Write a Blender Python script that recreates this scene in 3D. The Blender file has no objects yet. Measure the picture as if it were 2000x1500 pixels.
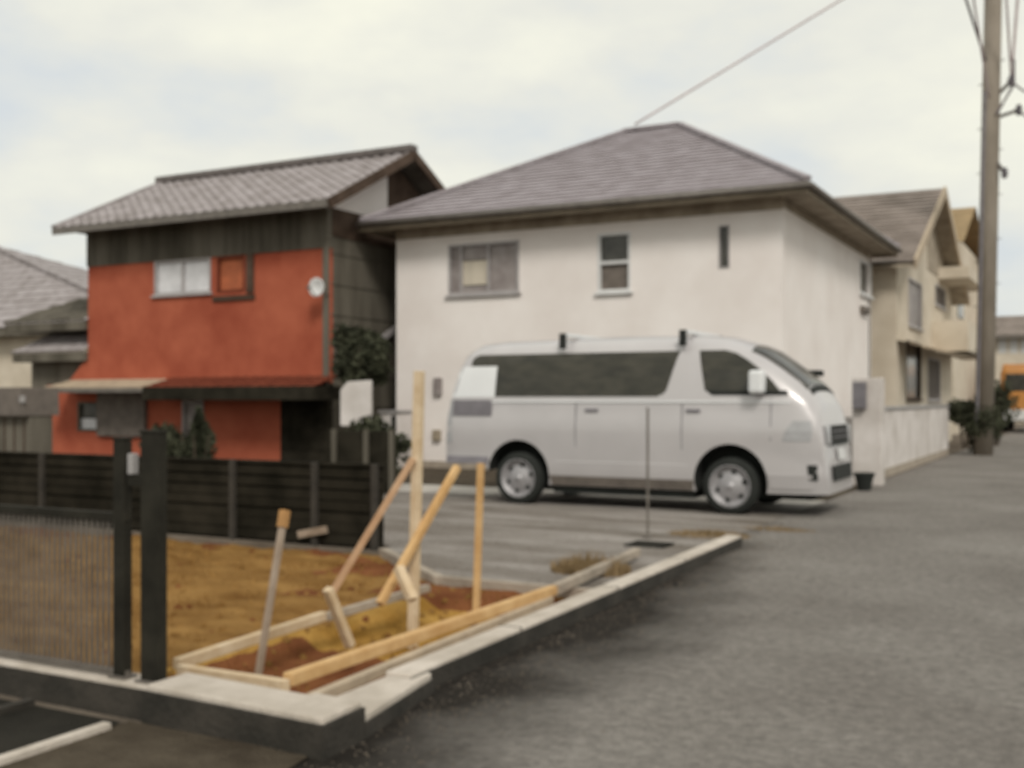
import bpy, bmesh, math, random
from mathutils import Vector, Matrix
random.seed(7)
R = math.radians
S = bpy.context.scene
C = S.collection

# ---------------------------------------------------------------- camera, sky, sun, exposure
CA, SA = 0.882, 0.471            # yaw of the camera (28.1 degrees to the left of the road axis)
H, F, HZ = 1.40, 2150.0, 779.0   # eye height, focal length in photo pixels, horizon row
cam = bpy.data.cameras.new('camera'); camo = bpy.data.objects.new('camera', cam); C.objects.link(camo)
camo.location = (0, 0, H); camo.rotation_euler = (R(90), 0, math.atan2(SA, CA))
cam.sensor_width = 36; cam.lens = 36 * F / 2000; cam.shift_y = (HZ - 750) / 2000
cam.clip_start = 0.05; cam.clip_end = 2000
cam.dof.use_dof = True; cam.dof.focus_distance = 0.55; cam.dof.aperture_fstop = 14.0
S.camera = camo
S.render.engine = 'CYCLES'
S.view_settings.view_transform = 'Standard'; S.view_settings.look = 'None'
S.view_settings.exposure = 0.42; S.view_settings.gamma = 1.0

W = bpy.data.worlds.new("World"); S.world = W; W.use_nodes = True
nt = W.node_tree; nt.nodes.clear()
SUN_EL, SUN_AZ = R(42), R(141)     # azimuth measured clockwise from +Y
out = nt.nodes.new('ShaderNodeOutputWorld')
sky = nt.nodes.new('ShaderNodeTexSky'); sky.sky_type = 'NISHITA'; sky.sun_disc = False
sky.sun_elevation = SUN_EL; sky.sun_rotation = SUN_AZ; sky.dust_density = 3.0
b1 = nt.nodes.new('ShaderNodeBackground'); b1.inputs[1].default_value = 0.1
nt.links.new(sky.outputs[0], b1.inputs[0])
tc = nt.nodes.new('ShaderNodeTexCoord')
mp = nt.nodes.new('ShaderNodeMapping'); mp.inputs['Scale'].default_value = (1.0, 1.0, 2.2)
nt.links.new(tc.outputs['Generated'], mp.inputs[0])
nz = nt.nodes.new('ShaderNodeTexNoise'); nz.inputs['Scale'].default_value = 3.1
nz.inputs['Detail'].default_value = 7; nz.inputs['Roughness'].default_value = 0.52
nt.links.new(mp.outputs[0], nz.inputs['Vector'])
cr = nt.nodes.new('ShaderNodeValToRGB')
cr.color_ramp.elements[0].position = 0.36; cr.color_ramp.elements[0].color = (0.53, 0.56, 0.57, 1)
cr.color_ramp.elements[1].position = 0.66; cr.color_ramp.elements[1].color = (0.76, 0.745, 0.62, 1)
e = cr.color_ramp.elements.new(0.49); e.color = (0.64, 0.635, 0.57, 1)
nt.links.new(nz.outputs[0], cr.inputs[0])
b2 = nt.nodes.new('ShaderNodeBackground'); b2.inputs[1].default_value = 1.0
nt.links.new(cr.outputs[0], b2.inputs[0])
mx = nt.nodes.new('ShaderNodeMixShader'); mx.inputs[0].default_value = 0.93
nt.links.new(b1.outputs[0], mx.inputs[1]); nt.links.new(b2.outputs[0], mx.inputs[2])
nt.links.new(mx.outputs[0], out.inputs[0])

sl = bpy.data.lights.new('sun', 'SUN'); so = bpy.data.objects.new('sun', sl); C.objects.link(so)
sl.energy = 1.5; sl.angle = R(14); sl.color = (1.0, 0.95, 0.87)
sd = Vector((math.sin(SUN_AZ) * math.cos(SUN_EL), math.cos(SUN_AZ) * math.cos(SUN_EL), math.sin(SUN_EL)))
so.rotation_euler = sd.to_track_quat('Z', 'Y').to_euler()

# ---------------------------------------------------------------- measuring helpers: photo pixel -> point on a real plane
def pt(px, py, Y):
    k = (px - 1000) / F
    return Vector((Y * (CA * k - SA), Y * (SA * k + CA), H - (py - HZ) / F * Y))
def onY(px, py, y0): k = (px - 1000) / F; return pt(px, py, y0 / (SA * k + CA))
def onX(px, py, x0): k = (px - 1000) / F; return pt(px, py, x0 / (CA * k - SA))
def onZ(px, py, z0): return pt(px, py, (H - z0) * F / (py - HZ))

# ---------------------------------------------------------------- materials
MATS = {}
def mat(name, col, rough=0.8, var=0.15, scale=6.0, bump=0.0, bscale=60.0, metal=0.0, col2=None, stretch=None, coat=0.0, spec=0.5, contrast=(0.35, 0.65)):
    m = bpy.data.materials.new(name); m.use_nodes = True; MATS[name] = m
    t = m.node_tree; p = t.nodes['Principled BSDF']
    p.inputs['Roughness'].default_value = rough; p.inputs['Metallic'].default_value = metal
    p.inputs['Specular IOR Level'].default_value = spec
    if coat: p.inputs['Coat Weight'].default_value = coat
    tcn = t.nodes.new('ShaderNodeTexCoord'); mpn = t.nodes.new('ShaderNodeMapping')
    t.links.new(tcn.outputs['Object'], mpn.inputs[0])
    if stretch: mpn.inputs['Scale'].default_value = stretch
    n = t.nodes.new('ShaderNodeTexNoise'); n.inputs['Scale'].default_value = scale; n.inputs['Detail'].default_value = 8
    n.inputs['Roughness'].default_value = 0.6
    t.links.new(mpn.outputs[0], n.inputs['Vector'])
    r = t.nodes.new('ShaderNodeValToRGB')
    if col2 is None:
        c1 = [max(0, c * (1 - var)) for c in col]; c2 = [min(1, c * (1 + var)) for c in col]
    else: c1, c2 = col, col2
    r.color_ramp.elements[0].position = contrast[0]; r.color_ramp.elements[1].position = contrast[1]
    r.color_ramp.elements[0].color = (*c1, 1); r.color_ramp.elements[1].color = (*c2, 1)
    t.links.new(n.outputs[0], r.inputs[0]); t.links.new(r.outputs[0], p.inputs['Base Color'])
    if bump:
        n2 = t.nodes.new('ShaderNodeTexNoise'); n2.inputs['Scale'].default_value = bscale; n2.inputs['Detail'].default_value = 6
        t.links.new(mpn.outputs[0], n2.inputs['Vector'])
        b = t.nodes.new('ShaderNodeBump'); b.inputs['Strength'].default_value = bump; b.inputs['Distance'].default_value = 0.03
        t.links.new(n2.outputs[0], b.inputs['Height']); t.links.new(b.outputs[0], p.inputs['Normal'])
    return m

mat('white_render', (0.72, 0.665, 0.635), 0.9, col2=(0.80, 0.755, 0.73), scale=0.8, bump=0.25, bscale=45)
mat('cream_render', (0.50, 0.435, 0.345), 0.9, col2=(0.62, 0.555, 0.46), scale=1.1, bump=0.2)
mat('garden_wall', (0.46, 0.42, 0.39), 0.95, col2=(0.64, 0.60, 0.58), scale=1.6, bump=0.3)
mat('slate', (0.24, 0.212, 0.222), 0.8, col2=(0.34, 0.31, 0.33), scale=2.2, bump=0.3, bscale=30, stretch=(1, 1, 3), spec=0.3)
mat('kawara', (0.23, 0.205, 0.20), 0.75, col2=(0.36, 0.33, 0.335), scale=2.5, bump=0.2, bscale=25, spec=0.3)
mat('old_slate', (0.17, 0.14, 0.12), 0.8, col2=(0.26, 0.22, 0.195), scale=1.4, bump=0.3, bscale=30, spec=0.3)
mat('ridge_tile', (0.11, 0.095, 0.09), 0.7, var=0.25)
mat('red_plaster', (0.27, 0.060, 0.032), 0.9, col2=(0.40, 0.112, 0.062), scale=1.1, bump=0.3, bscale=30, spec=0.2, contrast=(0.3, 0.7))
mat('dark_board', (0.07, 0.062, 0.048), 0.85, col2=(0.15, 0.135, 0.11), scale=2.0, bump=0.4, bscale=18, stretch=(1, 1, 0.15), spec=0.2)
mat('brown_board', (0.05, 0.032, 0.022), 0.85, col2=(0.095, 0.065, 0.048), scale=2.4, bump=0.3, spec=0.2)
mat('soffit', (0.25, 0.21, 0.165), 0.9, col2=(0.40, 0.345, 0.275), scale=2.5, bump=0.2, spec=0.2)
mat('fascia', (0.20, 0.165, 0.12), 0.8, col2=(0.30, 0.25, 0.185), scale=3)
mat('gutter_metal', (0.13, 0.115, 0.10), 0.5, var=0.2)
mat('window_frame', (0.35, 0.33, 0.33), 0.5, var=0.1)
mat('white_frame', (0.6, 0.6, 0.6), 0.5, var=0.08)
mat('glass', (0.045, 0.043, 0.036), 0.18, var=0.4, scale=4)
mat('van_glass', (0.022, 0.021, 0.015), 0.16, col2=(0.050, 0.046, 0.034), scale=3, stretch=(1, 1, 2.5), spec=0.45)
mat('curtain', (0.50, 0.45, 0.37), 0.9, var=0.1, scale=12, stretch=(1, 1, 0.1))
mat('white_blind', (0.60, 0.60, 0.62), 0.8, var=0.12, scale=3)
mat('frosted', (0.20, 0.17, 0.165), 0.5, col2=(0.30, 0.27, 0.26), scale=3)
mat('orange_shutter', (0.36, 0.10, 0.04), 0.8, var=0.2, scale=4)
mat('grey_panel', (0.13, 0.11, 0.095), 0.85, var=0.2, scale=5)
mat('grey_sheet', (0.30, 0.285, 0.28), 0.6, var=0.15, scale=3)
mat('light_trim', (0.42, 0.34, 0.25), 0.8, var=0.15)
mat('matt_black', (0.022, 0.020, 0.016), 0.9, var=0.3)  # flat near-black for the cupboard gap and drain frame
mat('asphalt', (0.185, 0.168, 0.152), 0.95, col2=(0.255, 0.236, 0.216), scale=0.6, bump=0.9, bscale=90, spec=0.2)
mat('kerbside_asphalt', (0.038, 0.032, 0.027), 0.85, col2=(0.085, 0.073, 0.063), scale=1.2, bump=0.8, bscale=90, spec=0.4)
mat('dark_asphalt', (0.012, 0.011, 0.008), 0.95, col2=(0.030, 0.027, 0.021), scale=2.2, bump=0.8, bscale=80, spec=0.2)
mat('lot_paving', (0.14, 0.12, 0.10), 0.95, col2=(0.30, 0.275, 0.255), scale=1.5, bump=0.7, bscale=40, stretch=(0.35, 1.6, 1), spec=0.2)
mat('apron', (0.48, 0.45, 0.41), 0.9, var=0.15, scale=1.5, bump=0.2)
mat('dirt', (0.10, 0.08, 0.062), 1.0, col2=(0.19, 0.16, 0.13), scale=1.4, bump=0.8, bscale=30, spec=0.1)
mat('post_dark', (0.035, 0.030, 0.024), 0.9, var=.3)
mat('dark_dirt', (0.045, 0.035, 0.025), 1.0, col2=(0.10, 0.082, 0.06), scale=2.5, bump=0.8, bscale=40, spec=0.1)
mat('concrete', (0.40, 0.35, 0.295), 0.92, col2=(0.57, 0.51, 0.45), scale=3.2, bump=0.4, bscale=50)
mat('old_concrete', (0.26, 0.22, 0.175), 0.95, col2=(0.40, 0.34, 0.275), scale=4, bump=0.5, bscale=40)
mat('dark_concrete', (0.016, 0.014, 0.010), 0.95, col2=(0.045, 0.038, 0.030), scale=4, bump=0.4, bscale=40)  # near-black concrete; paints shade on the long kerb and slab faces
mat('timber', (0.46, 0.27, 0.11), 0.8, col2=(0.60, 0.40, 0.20), scale=5, bump=0.2, bscale=30, spec=0.2)
mat('pale_timber', (0.50, 0.37, 0.23), 0.8, col2=(0.64, 0.52, 0.37), scale=5, bump=0.2, bscale=30, spec=0.2)
mat('red_timber', (0.38, 0.22, 0.12), 0.8, col2=(0.54, 0.37, 0.24), scale=4, bump=0.2, spec=0.2)
mat('grey_stake', (0.20, 0.145, 0.10), 0.8, col2=(0.34, 0.27, 0.21), scale=5)
mat('orange_tip', (0.38, 0.20, 0.07), 0.7, var=0.15)
mat('black_metal', (0.022, 0.020, 0.015), 0.8, var=0.35, scale=5, spec=0.15)
mat('fence_black', (0.010, 0.009, 0.006), 0.9, col2=(0.030, 0.026, 0.019), scale=2, spec=0.08)
mat('pent_red', (0.13, 0.034, 0.020), 0.9, col2=(0.19, 0.055, 0.032), scale=3, spec=0.1)
mat('bar_metal', (0.12, 0.105, 0.09), 0.55, var=0.25, scale=8)
mat('van_paint', (0.47, 0.45, 0.455), 0.33, var=0.04, scale=1.5, metal=0.15, coat=0.35)
mat('van_pale', (0.66, 0.67, 0.68), 0.4, var=0.03, scale=1.5, coat=0.2)
mat('chrome', (0.34, 0.33, 0.34), 0.45, var=0.15, metal=0.4)
mat('tyre', (0.012, 0.014, 0.012), 0.9, var=0.2)
mat('lamp_glass', (0.35, 0.35, 0.36), 0.15, var=0.1)
mat('amber', (0.5, 0.2, 0.05), 0.3, var=0.1)
mat('red_lamp', (0.35, 0.04, 0.03), 0.3, var=0.1)
mat('plate_grey', (0.16, 0.15, 0.165), 0.6, var=0.15, scale=6)
mat('pole_concrete', (0.17, 0.145, 0.115), 0.9, col2=(0.26, 0.225, 0.185), scale=2.5, bump=0.3, stretch=(1, 1, 0.3))
mat('cable', (0.42, 0.35, 0.35), 0.7, var=0.1)
mat('dark_cable', (0.16, 0.14, 0.145), 0.7, var=0.1)
mat('leaf_dark', (0.020, 0.022, 0.012), 0.8, col2=(0.055, 0.058, 0.035), scale=3, spec=0.2)
mat('leaf_dry', (0.16, 0.11, 0.055), 0.9, col2=(0.30, 0.215, 0.12), scale=4, spec=0.1)
mat('bark', (0.06, 0.045, 0.03), 0.9, var=0.3)
mat('truck_orange', (0.45, 0.20, 0.05), 0.45, var=0.1, scale=1)
mat('yellow_brown_roof', (0.30, 0.215, 0.115), 0.85, var=0.15, scale=1.5)

# asphalt colour painted dark along the kerb: damp and kerb shade, noisy soft edge
def damp_shade_road():
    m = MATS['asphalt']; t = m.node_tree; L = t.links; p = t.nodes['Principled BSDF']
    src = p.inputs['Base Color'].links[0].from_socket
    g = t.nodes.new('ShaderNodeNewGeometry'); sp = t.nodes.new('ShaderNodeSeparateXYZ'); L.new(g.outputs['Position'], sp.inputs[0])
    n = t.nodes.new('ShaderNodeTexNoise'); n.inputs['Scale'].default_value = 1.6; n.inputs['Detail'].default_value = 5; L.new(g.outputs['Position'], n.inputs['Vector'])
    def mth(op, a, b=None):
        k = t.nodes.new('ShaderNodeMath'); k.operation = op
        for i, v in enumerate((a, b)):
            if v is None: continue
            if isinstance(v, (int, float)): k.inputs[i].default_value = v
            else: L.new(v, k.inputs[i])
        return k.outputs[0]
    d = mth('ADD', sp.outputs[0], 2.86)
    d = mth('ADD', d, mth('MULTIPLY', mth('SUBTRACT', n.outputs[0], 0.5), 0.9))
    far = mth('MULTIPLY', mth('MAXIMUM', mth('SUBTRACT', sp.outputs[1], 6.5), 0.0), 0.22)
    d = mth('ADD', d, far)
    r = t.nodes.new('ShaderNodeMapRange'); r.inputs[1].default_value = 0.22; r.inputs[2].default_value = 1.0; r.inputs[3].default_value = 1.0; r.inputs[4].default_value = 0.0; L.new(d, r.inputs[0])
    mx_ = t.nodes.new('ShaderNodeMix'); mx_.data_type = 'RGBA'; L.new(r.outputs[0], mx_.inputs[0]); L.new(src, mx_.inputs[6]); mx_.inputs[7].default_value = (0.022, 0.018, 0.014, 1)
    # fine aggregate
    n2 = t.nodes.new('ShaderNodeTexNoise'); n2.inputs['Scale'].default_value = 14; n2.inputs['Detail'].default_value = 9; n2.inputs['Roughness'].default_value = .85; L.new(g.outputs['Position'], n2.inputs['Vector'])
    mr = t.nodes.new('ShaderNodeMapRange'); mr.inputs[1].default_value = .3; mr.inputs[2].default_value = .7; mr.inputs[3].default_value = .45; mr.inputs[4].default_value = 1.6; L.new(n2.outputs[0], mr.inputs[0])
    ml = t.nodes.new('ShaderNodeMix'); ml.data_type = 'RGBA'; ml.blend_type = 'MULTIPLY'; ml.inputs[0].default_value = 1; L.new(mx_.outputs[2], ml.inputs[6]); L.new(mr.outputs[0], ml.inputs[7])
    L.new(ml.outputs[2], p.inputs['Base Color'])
damp_shade_road()

# soil: golden sand with grain; red-brown patches, some painting shade in trench and below paving
m = mat('soil', (0.15, 0.072, 0.020), 1.0, col2=(0.33, 0.19, 0.065), scale=1.7, bump=1.0, bscale=26, spec=0.05, stretch=(1, 2.0, 1), contrast=(0.3, 0.7))
mat('red_soil_and_shade', (0.12, 0.042, 0.018), 1.0, col2=(0.21, 0.085, 0.035), scale=2.2, bump=1.0, bscale=26, spec=0.05)
mat('gold_soil', (0.26, 0.135, 0.028), 1.0, col2=(0.42, 0.25, 0.07), scale=2.2, bump=1.0, bscale=26, spec=0.05)

# ---------------------------------------------------------------- mesh helpers
class MB:
    def __init__(s): s.v = []; s.f = []; s.mi = []
    def add(s, vs, fs, mi=0):
        o = len(s.v); s.v += [tuple(v) for v in vs]
        for f in fs: s.f.append(tuple(i + o for i in f)); s.mi.append(mi)
        return s
    def box(s, x0, x1, y0, y1, z0, z1, mi=0):
        vs = [(x, y, z) for z in (z0, z1) for y in (y0, y1) for x in (x0, x1)]
        return s.add(vs, [(0, 2, 3, 1), (4, 5, 7, 6), (0, 1, 5, 4), (2, 6, 7, 3), (0, 4, 6, 2), (1, 3, 7, 5)], mi)
    def bar(s, p, q, w, h, up=(0, 0, 1), mi=0):
        p = Vector(p); q = Vector(q); d = (q - p).normalized(); u = Vector(up)
        if abs(d.dot(u)) > 0.95: u = Vector((0, 1, 0))
        a = d.cross(u).normalized() * w / 2; b = a.cross(d).normalized() * h / 2
        vs = [c + i * a + j * b for c in (p, q) for i, j in ((-1, -1), (1, -1), (1, 1), (-1, 1))]
        return s.add(vs, [(3, 2, 1, 0), (4, 5, 6, 7), (0, 1, 5, 4), (1, 2, 6, 5), (2, 3, 7, 6), (3, 0, 4, 7)], mi)
    def tube(s, pts, r, n=10, mi=0):
        pts = [Vector(p) for p in pts]; rs = r if isinstance(r, (list, tuple)) else [r] * len(pts)
        vs = []; fs = []
        for i, p in enumerate(pts):
            d = (pts[min(i + 1, len(pts) - 1)] - pts[max(i - 1, 0)]).normalized()
            u = Vector((0, 0, 1)) if abs(d.z) < 0.9 else Vector((0, 1, 0))
            a = d.cross(u).normalized(); b = a.cross(d)
            for k in range(n):
                t = 2 * math.pi * k / n; vs.append(p + (a * math.cos(t) + b * math.sin(t)) * rs[i])
        for i in range(len(pts) - 1):
            for k in range(n):
                k2 = (k + 1) % n; fs.append((i * n + k, i * n + k2, (i + 1) * n + k2, (i + 1) * n + k))
        fs.append(tuple(range(n - 1, -1, -1))); fs.append(tuple((len(pts) - 1) * n + k for k in range(n)))
        return s.add(vs, fs, mi)
    def lathe(s, prof, c, axis='y', n=32, mi=0):
        vs = []; fs = []; c = Vector(c)
        for r, a in prof:
            for k in range(n):
                t = 2 * math.pi * k / n; u, v = r * math.cos(t), r * math.sin(t)
                vs.append(c + Vector({'y': (u, a, v), 'z': (u, v, a), 'x': (a, u, v)}[axis]))
        for i in range(len(prof) - 1):
            for k in range(n):
                k2 = (k + 1) % n; fs.append((i * n + k, i * n + k2, (i + 1) * n + k2, (i + 1) * n + k))
        return s.add(vs, fs, mi)
    def prism(s, poly, d, mi=0):
        poly = [Vector(p) for p in poly]; d = Vector(d); n = len(poly)
        vs = poly + [p + d for p in poly]
        fs = [tuple(range(n)), tuple(range(2 * n - 1, n - 1, -1))] + [(i, (i + 1) % n + 0, (i + 1) % n + n, i + n) for i in range(n)]
        return s.add(vs, fs, mi)
    def build(s, name, m, parent=None, bevel=0.0, smooth=False, fix=True):
        me = bpy.data.meshes.new(name); me.from_pydata(s.v, [], s.f); me.update()
        ms = m if isinstance(m, (list, tuple)) else [m]
        for x in ms: me.materials.append(MATS[x])
        for p, i in zip(me.polygons, s.mi): p.material_index = i; p.use_smooth = smooth
        if fix:
            bm = bmesh.new(); bm.from_mesh(me); bmesh.ops.recalc_face_normals(bm, faces=bm.faces); bm.to_mesh(me); bm.free()
        o = bpy.data.objects.new(name, me); C.objects.link(o)
        if parent:
            o.parent = parent; o.matrix_parent_inverse = Matrix.Identity(4)
            # parts are written in world coordinates: bring them into the thing's frame
            o.location = -root_loc(parent)
        if bevel:
            b = o.modifiers.new('bevel', 'BEVEL'); b.width = bevel; b.segments = 2; b.limit_method = 'ANGLE'
        return o
def root_loc(o):
    v = Vector(o.location)
    while o.parent: o = o.parent; v = v + Vector(o.location)
    return v
def tag(o, label=None, cat=None, group=None, kind=None):
    if label: o['label'] = label
    if cat: o['category'] = cat
    if group: o['group'] = group
    if kind: o['kind'] = kind
    return o
def thing(name, loc, label, cat, group=None):
    o = bpy.data.objects.new(name, None); o.location = loc; C.objects.link(o); o.empty_display_size = 0.2
    return tag(o, label, cat, group)
def struct(o): return tag(o, kind='structure')

def panel(mb, axis, c, th, u0, u1, z0, z1, holes=(), mi=0):
    """wall slab in plane axis=c (outer face), thickness th behind it, with rectangular openings (u0,u1,z0,z1)"""
    us = sorted({u0, u1, *[h[0] for h in holes], *[h[1] for h in holes]}); zs = sorted({z0, z1, *[h[2] for h in holes], *[h[3] for h in holes]})
    def solid(i, j):
        if i < 0 or j < 0 or i >= len(us) - 1 or j >= len(zs) - 1: return False
        a, b = (us[i] + us[i + 1]) / 2, (zs[j] + zs[j + 1]) / 2
        return not any(h[0] < a < h[1] and h[2] < b < h[3] for h in holes)
    def P(u, d, z): return (u, c + d, z) if axis == 'y' else (c + d, u, z)
    for i in range(len(us) - 1):
        for j in range(len(zs) - 1):
            if not solid(i, j): continue
            a, b, e, f = us[i], us[i + 1], zs[j], zs[j + 1]
            mb.add([P(a, 0, e), P(b, 0, e), P(b, 0, f), P(a, 0, f)], [(0, 1, 2, 3)], mi)
            mb.add([P(a, th, e), P(b, th, e), P(b, th, f), P(a, th, f)], [(3, 2, 1, 0)], mi)
            if not solid(i - 1, j): mb.add([P(a, 0, e), P(a, 0, f), P(a, th, f), P(a, th, e)], [(0, 1, 2, 3)], mi)
            if not solid(i + 1, j): mb.add([P(b, 0, e), P(b, 0, f), P(b, th, f), P(b, th, e)], [(3, 2, 1, 0)], mi)
            if not solid(i, j - 1): mb.add([P(a, 0, e), P(b, 0, e), P(b, th, e), P(a, th, e)], [(3, 2, 1, 0)], mi)
            if not solid(i, j + 1): mb.add([P(a, 0, f), P(b, 0, f), P(b, th, f), P(a, th, f)], [(0, 1, 2, 3)], mi)
    return mb

def window(parent, axis, c, s, h, panes, fm='window_frame', mull=(), rails=(), sill=True, name='window', label=None, fw=0.05):
    """h=(u0,u1,z0,z1); s = outward sign; panes=[(u0,u1,z0,z1,material)] in fractions"""
    u0, u1, z0, z1 = h
    def bx(mb, a, b, d0, d1, e, f):
        lo, hi = sorted((c + s * d0, c + s * d1))
        return mb.box(a, b, lo, hi, e, f) if axis == 'y' else mb.box(lo, hi, a, b, e, f)
    fr = MB()
    bx(fr, u0, u0 + fw, -0.09, 0.015, z0, z1); bx(fr, u1 - fw, u1, -0.09, 0.015, z0, z1)
    bx(fr, u0 + fw, u1 - fw, -0.09, 0.014, z0, z0 + fw); bx(fr, u0 + fw, u1 - fw, -0.09, 0.014, z1 - fw, z1)
    for t in mull: u = u0 + (u1 - u0) * t; bx(fr, u - 0.02, u + 0.02, -0.085, 0.010, z0 + fw, z1 - fw)
    for t in rails: z = z0 + (z1 - z0) * t; bx(fr, u0 + fw, u1 - fw, -0.083, 0.012, z - 0.03, z + 0.03)
    w = fr.build(name, fm, parent)
    if label: w['label'] = label
    for (a, b, e, f, mm) in panes:
        p = MB(); k = 0.003 * (a * 3 + e)
        bx(p, u0 + (u1 - u0) * a + 0.012, u0 + (u1 - u0) * b - 0.012, -0.07 - k, -0.055 - k, z0 + (z1 - z0) * e + 0.012, z0 + (z1 - z0) * f - 0.012)
        p.build('pane', mm, w)
    if sill:
        q = MB(); bx(q, u0 - 0.05, u1 + 0.05, 0.0, 0.07, z0 - 0.05, z0 - 0.002); q.build('sill', fm, w)
    return w

def roof_plane(mb, A, B, Cc, D, rows, rib=0.0, pitch=0.28, step=0.025):
    """A,B eave left/right; D,Cc top left/right.  stepped courses, optional rolled ribs"""
    A, B, Cc, D = map(Vector, (A, B, Cc, D))
    n = (B - A).cross(D - A).normalized()
    if n.z < 0: n = -n
    e = (B - A).normalized()
    for i in range(rows):
        t0, t1 = i / rows, (i + 1) / rows
        p0, p1 = A.lerp(D, t0), B.lerp(Cc, t0); q0, q1 = A.lerp(D, t1), B.lerp(Cc, t1)
        L = max((p1 - p0).length, 0.01); k = max(1, int(L / (pitch / 4))) if rib else max(1, int(L / 0.6))
        low = []; up = []; lip = []
        for j in range(k + 1):
            s = j / k; a = p0.lerp(p1, s); b = q0.lerp(q1, s)
            ra = rib * (0.5 + 0.5 * math.sin(2 * math.pi * (a - A).dot(e) / pitch)) if rib else 0
            rb = rib * (0.5 + 0.5 * math.sin(2 * math.pi * (b - A).dot(e) / pitch)) if rib else 0
            low.append(a + n * (step + ra)); up.append(b + n * rb); lip.append(a - n * 0.01 + n * (0 if i else 0))
        m = k + 1; vs = low + up + lip
        fs = [(j, j + 1, m + j + 1, m + j) for j in range(k)] + [(2 * m + j, 2 * m + j + 1, j + 1, j) for j in range(k)]
        mb.add(vs, fs)
    return mb

def leaves(mb, c, rad, n, size, cone=0.0, clumps=14):
    c = Vector(c); cl = []
    for _ in range(clumps):
        d = Vector((random.gauss(0, 1), random.gauss(0, 1), random.gauss(0, 1))).normalized() * random.uniform(0.05, 0.9)
        cl.append((Vector((d.x * rad[0], d.y * rad[1], d.z * rad[2])), random.uniform(0.35, 0.55)))
    for _ in range(n):
        o, r = random.choice(cl)
        d = Vector((random.gauss(0, 1), random.gauss(0, 1), random.gauss(0, 1))).normalized() * random.uniform(0.2, 1.0) * r
        v = o + Vector((d.x * rad[0], d.y * rad[1], d.z * rad[2])); q = 1 - cone * max(0, min(1, .5 + .5 * v.z / rad[2])); p = c + Vector((v.x * q, v.y * q, v.z))
        a = Vector((random.gauss(0, 1), random.gauss(0, 1), random.gauss(0, 1))).normalized(); b = a.orthogonal().normalized()
        s = size * random.uniform(0.6, 1.3)
        mb.add([p - a * s, p + b * s * 0.5, p + a * s, p - b * s * 0.5], [(0, 1, 2, 3)])
    return mb

# ---------------------------------------------------------------- the ground
LX0, LX1, LY0, LY1 = -17.0, -2.95, 3.62, 8.36      # the open building lot
g = MB()
for a, b, c, d in ((-400, LX0, -400, 600), (LX1, 400, -400, 600), (LX0, LX1, -400, LY0), (LX0, LX1, LY1, 600)):
    g.add([(a, c, -0.012), (b, c, -0.012), (b, d, -0.012), (a, d, -0.012)], [(0, 1, 2, 3)])
for a, b in (((LX0, LY0), (LX1, LY0)), ((LX1, LY0), (LX1, LY1)), ((LX1, LY1), (LX0, LY1)), ((LX0, LY1), (LX0, LY0))):
    g.add([(*a, -0.012), (*b, -0.012), (*b, -0.5), (*a, -0.5)], [(0, 1, 2, 3)])
struct(g.build('ground', 'dirt', fix=False))
def sheet(name, poly, z, m):
    b = MB(); b.add([(x, y, z) for x, y in poly], [tuple(range(len(poly)))]); return struct(b.build(name, m))
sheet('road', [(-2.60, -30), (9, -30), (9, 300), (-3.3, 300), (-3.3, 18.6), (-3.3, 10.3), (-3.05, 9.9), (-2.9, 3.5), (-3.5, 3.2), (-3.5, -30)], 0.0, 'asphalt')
sheet('driveway', [(-20, -6), (-3.72, -6), (-3.72, 3.40), (-20, 3.40)], 0.004, 'dark_asphalt')
sheet('verge', [(-3.70, 1.2), (-2.95, 1.9), (-2.62, 2.8), (-2.72, 3.42), (-3.70, 3.42)], 0.008, 'dark_dirt')
sheet('parking_ground', [(-5.85, 8.36), (-4.55, 7.25), (-2.95, 7.25), (-2.95, 9.8), (-3.3, 10.3), (-3.3, 13.9), (-13.2, 13.9), (-13.2, 8.7), (-5.95, 8.7)], 0.002, 'lot_paving')
sheet('yard_ground', [(-12.8, 15.1), (-3.3, 15.3), (-3.3, 18.9), (-12.8, 18.9)], 0.002, 'dark_dirt')
sheet('concrete_apron', [(-12.8, 13.9), (-3.3, 13.9), (-3.3, 15.3), (-12.8, 15.1)], 0.004, 'apron')

# lot soil, a bumpy sheet with a shallow trench and a rise toward the middle
def trench(x, y):
    d = 0.0
    if -4.35 < x < -3.25 and 3.9 < y < 6.9:
        d = 0.10 * min(1, (x + 4.35) / 0.15, (-3.25 - x) / 0.15, (y - 3.9) / 0.15, (6.9 - y) / 0.15)
    return d
sb = MB(); nx, ny = 240, 84
from mathutils import noise
vs = []; fs = []; mi = []
for j in range(ny + 1):
    for i in range(nx + 1):
        u = (i / nx) ** 0.6; x = LX0 + (LX1 - LX0) * u; y = LY0 + (LY1 - LY0) * j / ny
        z = -0.05 + 0.035 * noise.noise((x * 1.3, y * 1.3, 0)) + 0.018 * noise.noise((x * 6, y * 6, 2)) + 0.010 * noise.noise((x * 17, y * 17, 5)) - trench(x, y)
        if i == 0 or j == 0 or i == nx or j == ny: z = min(z, -0.012)
        vs.append((x, y, z))
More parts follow.
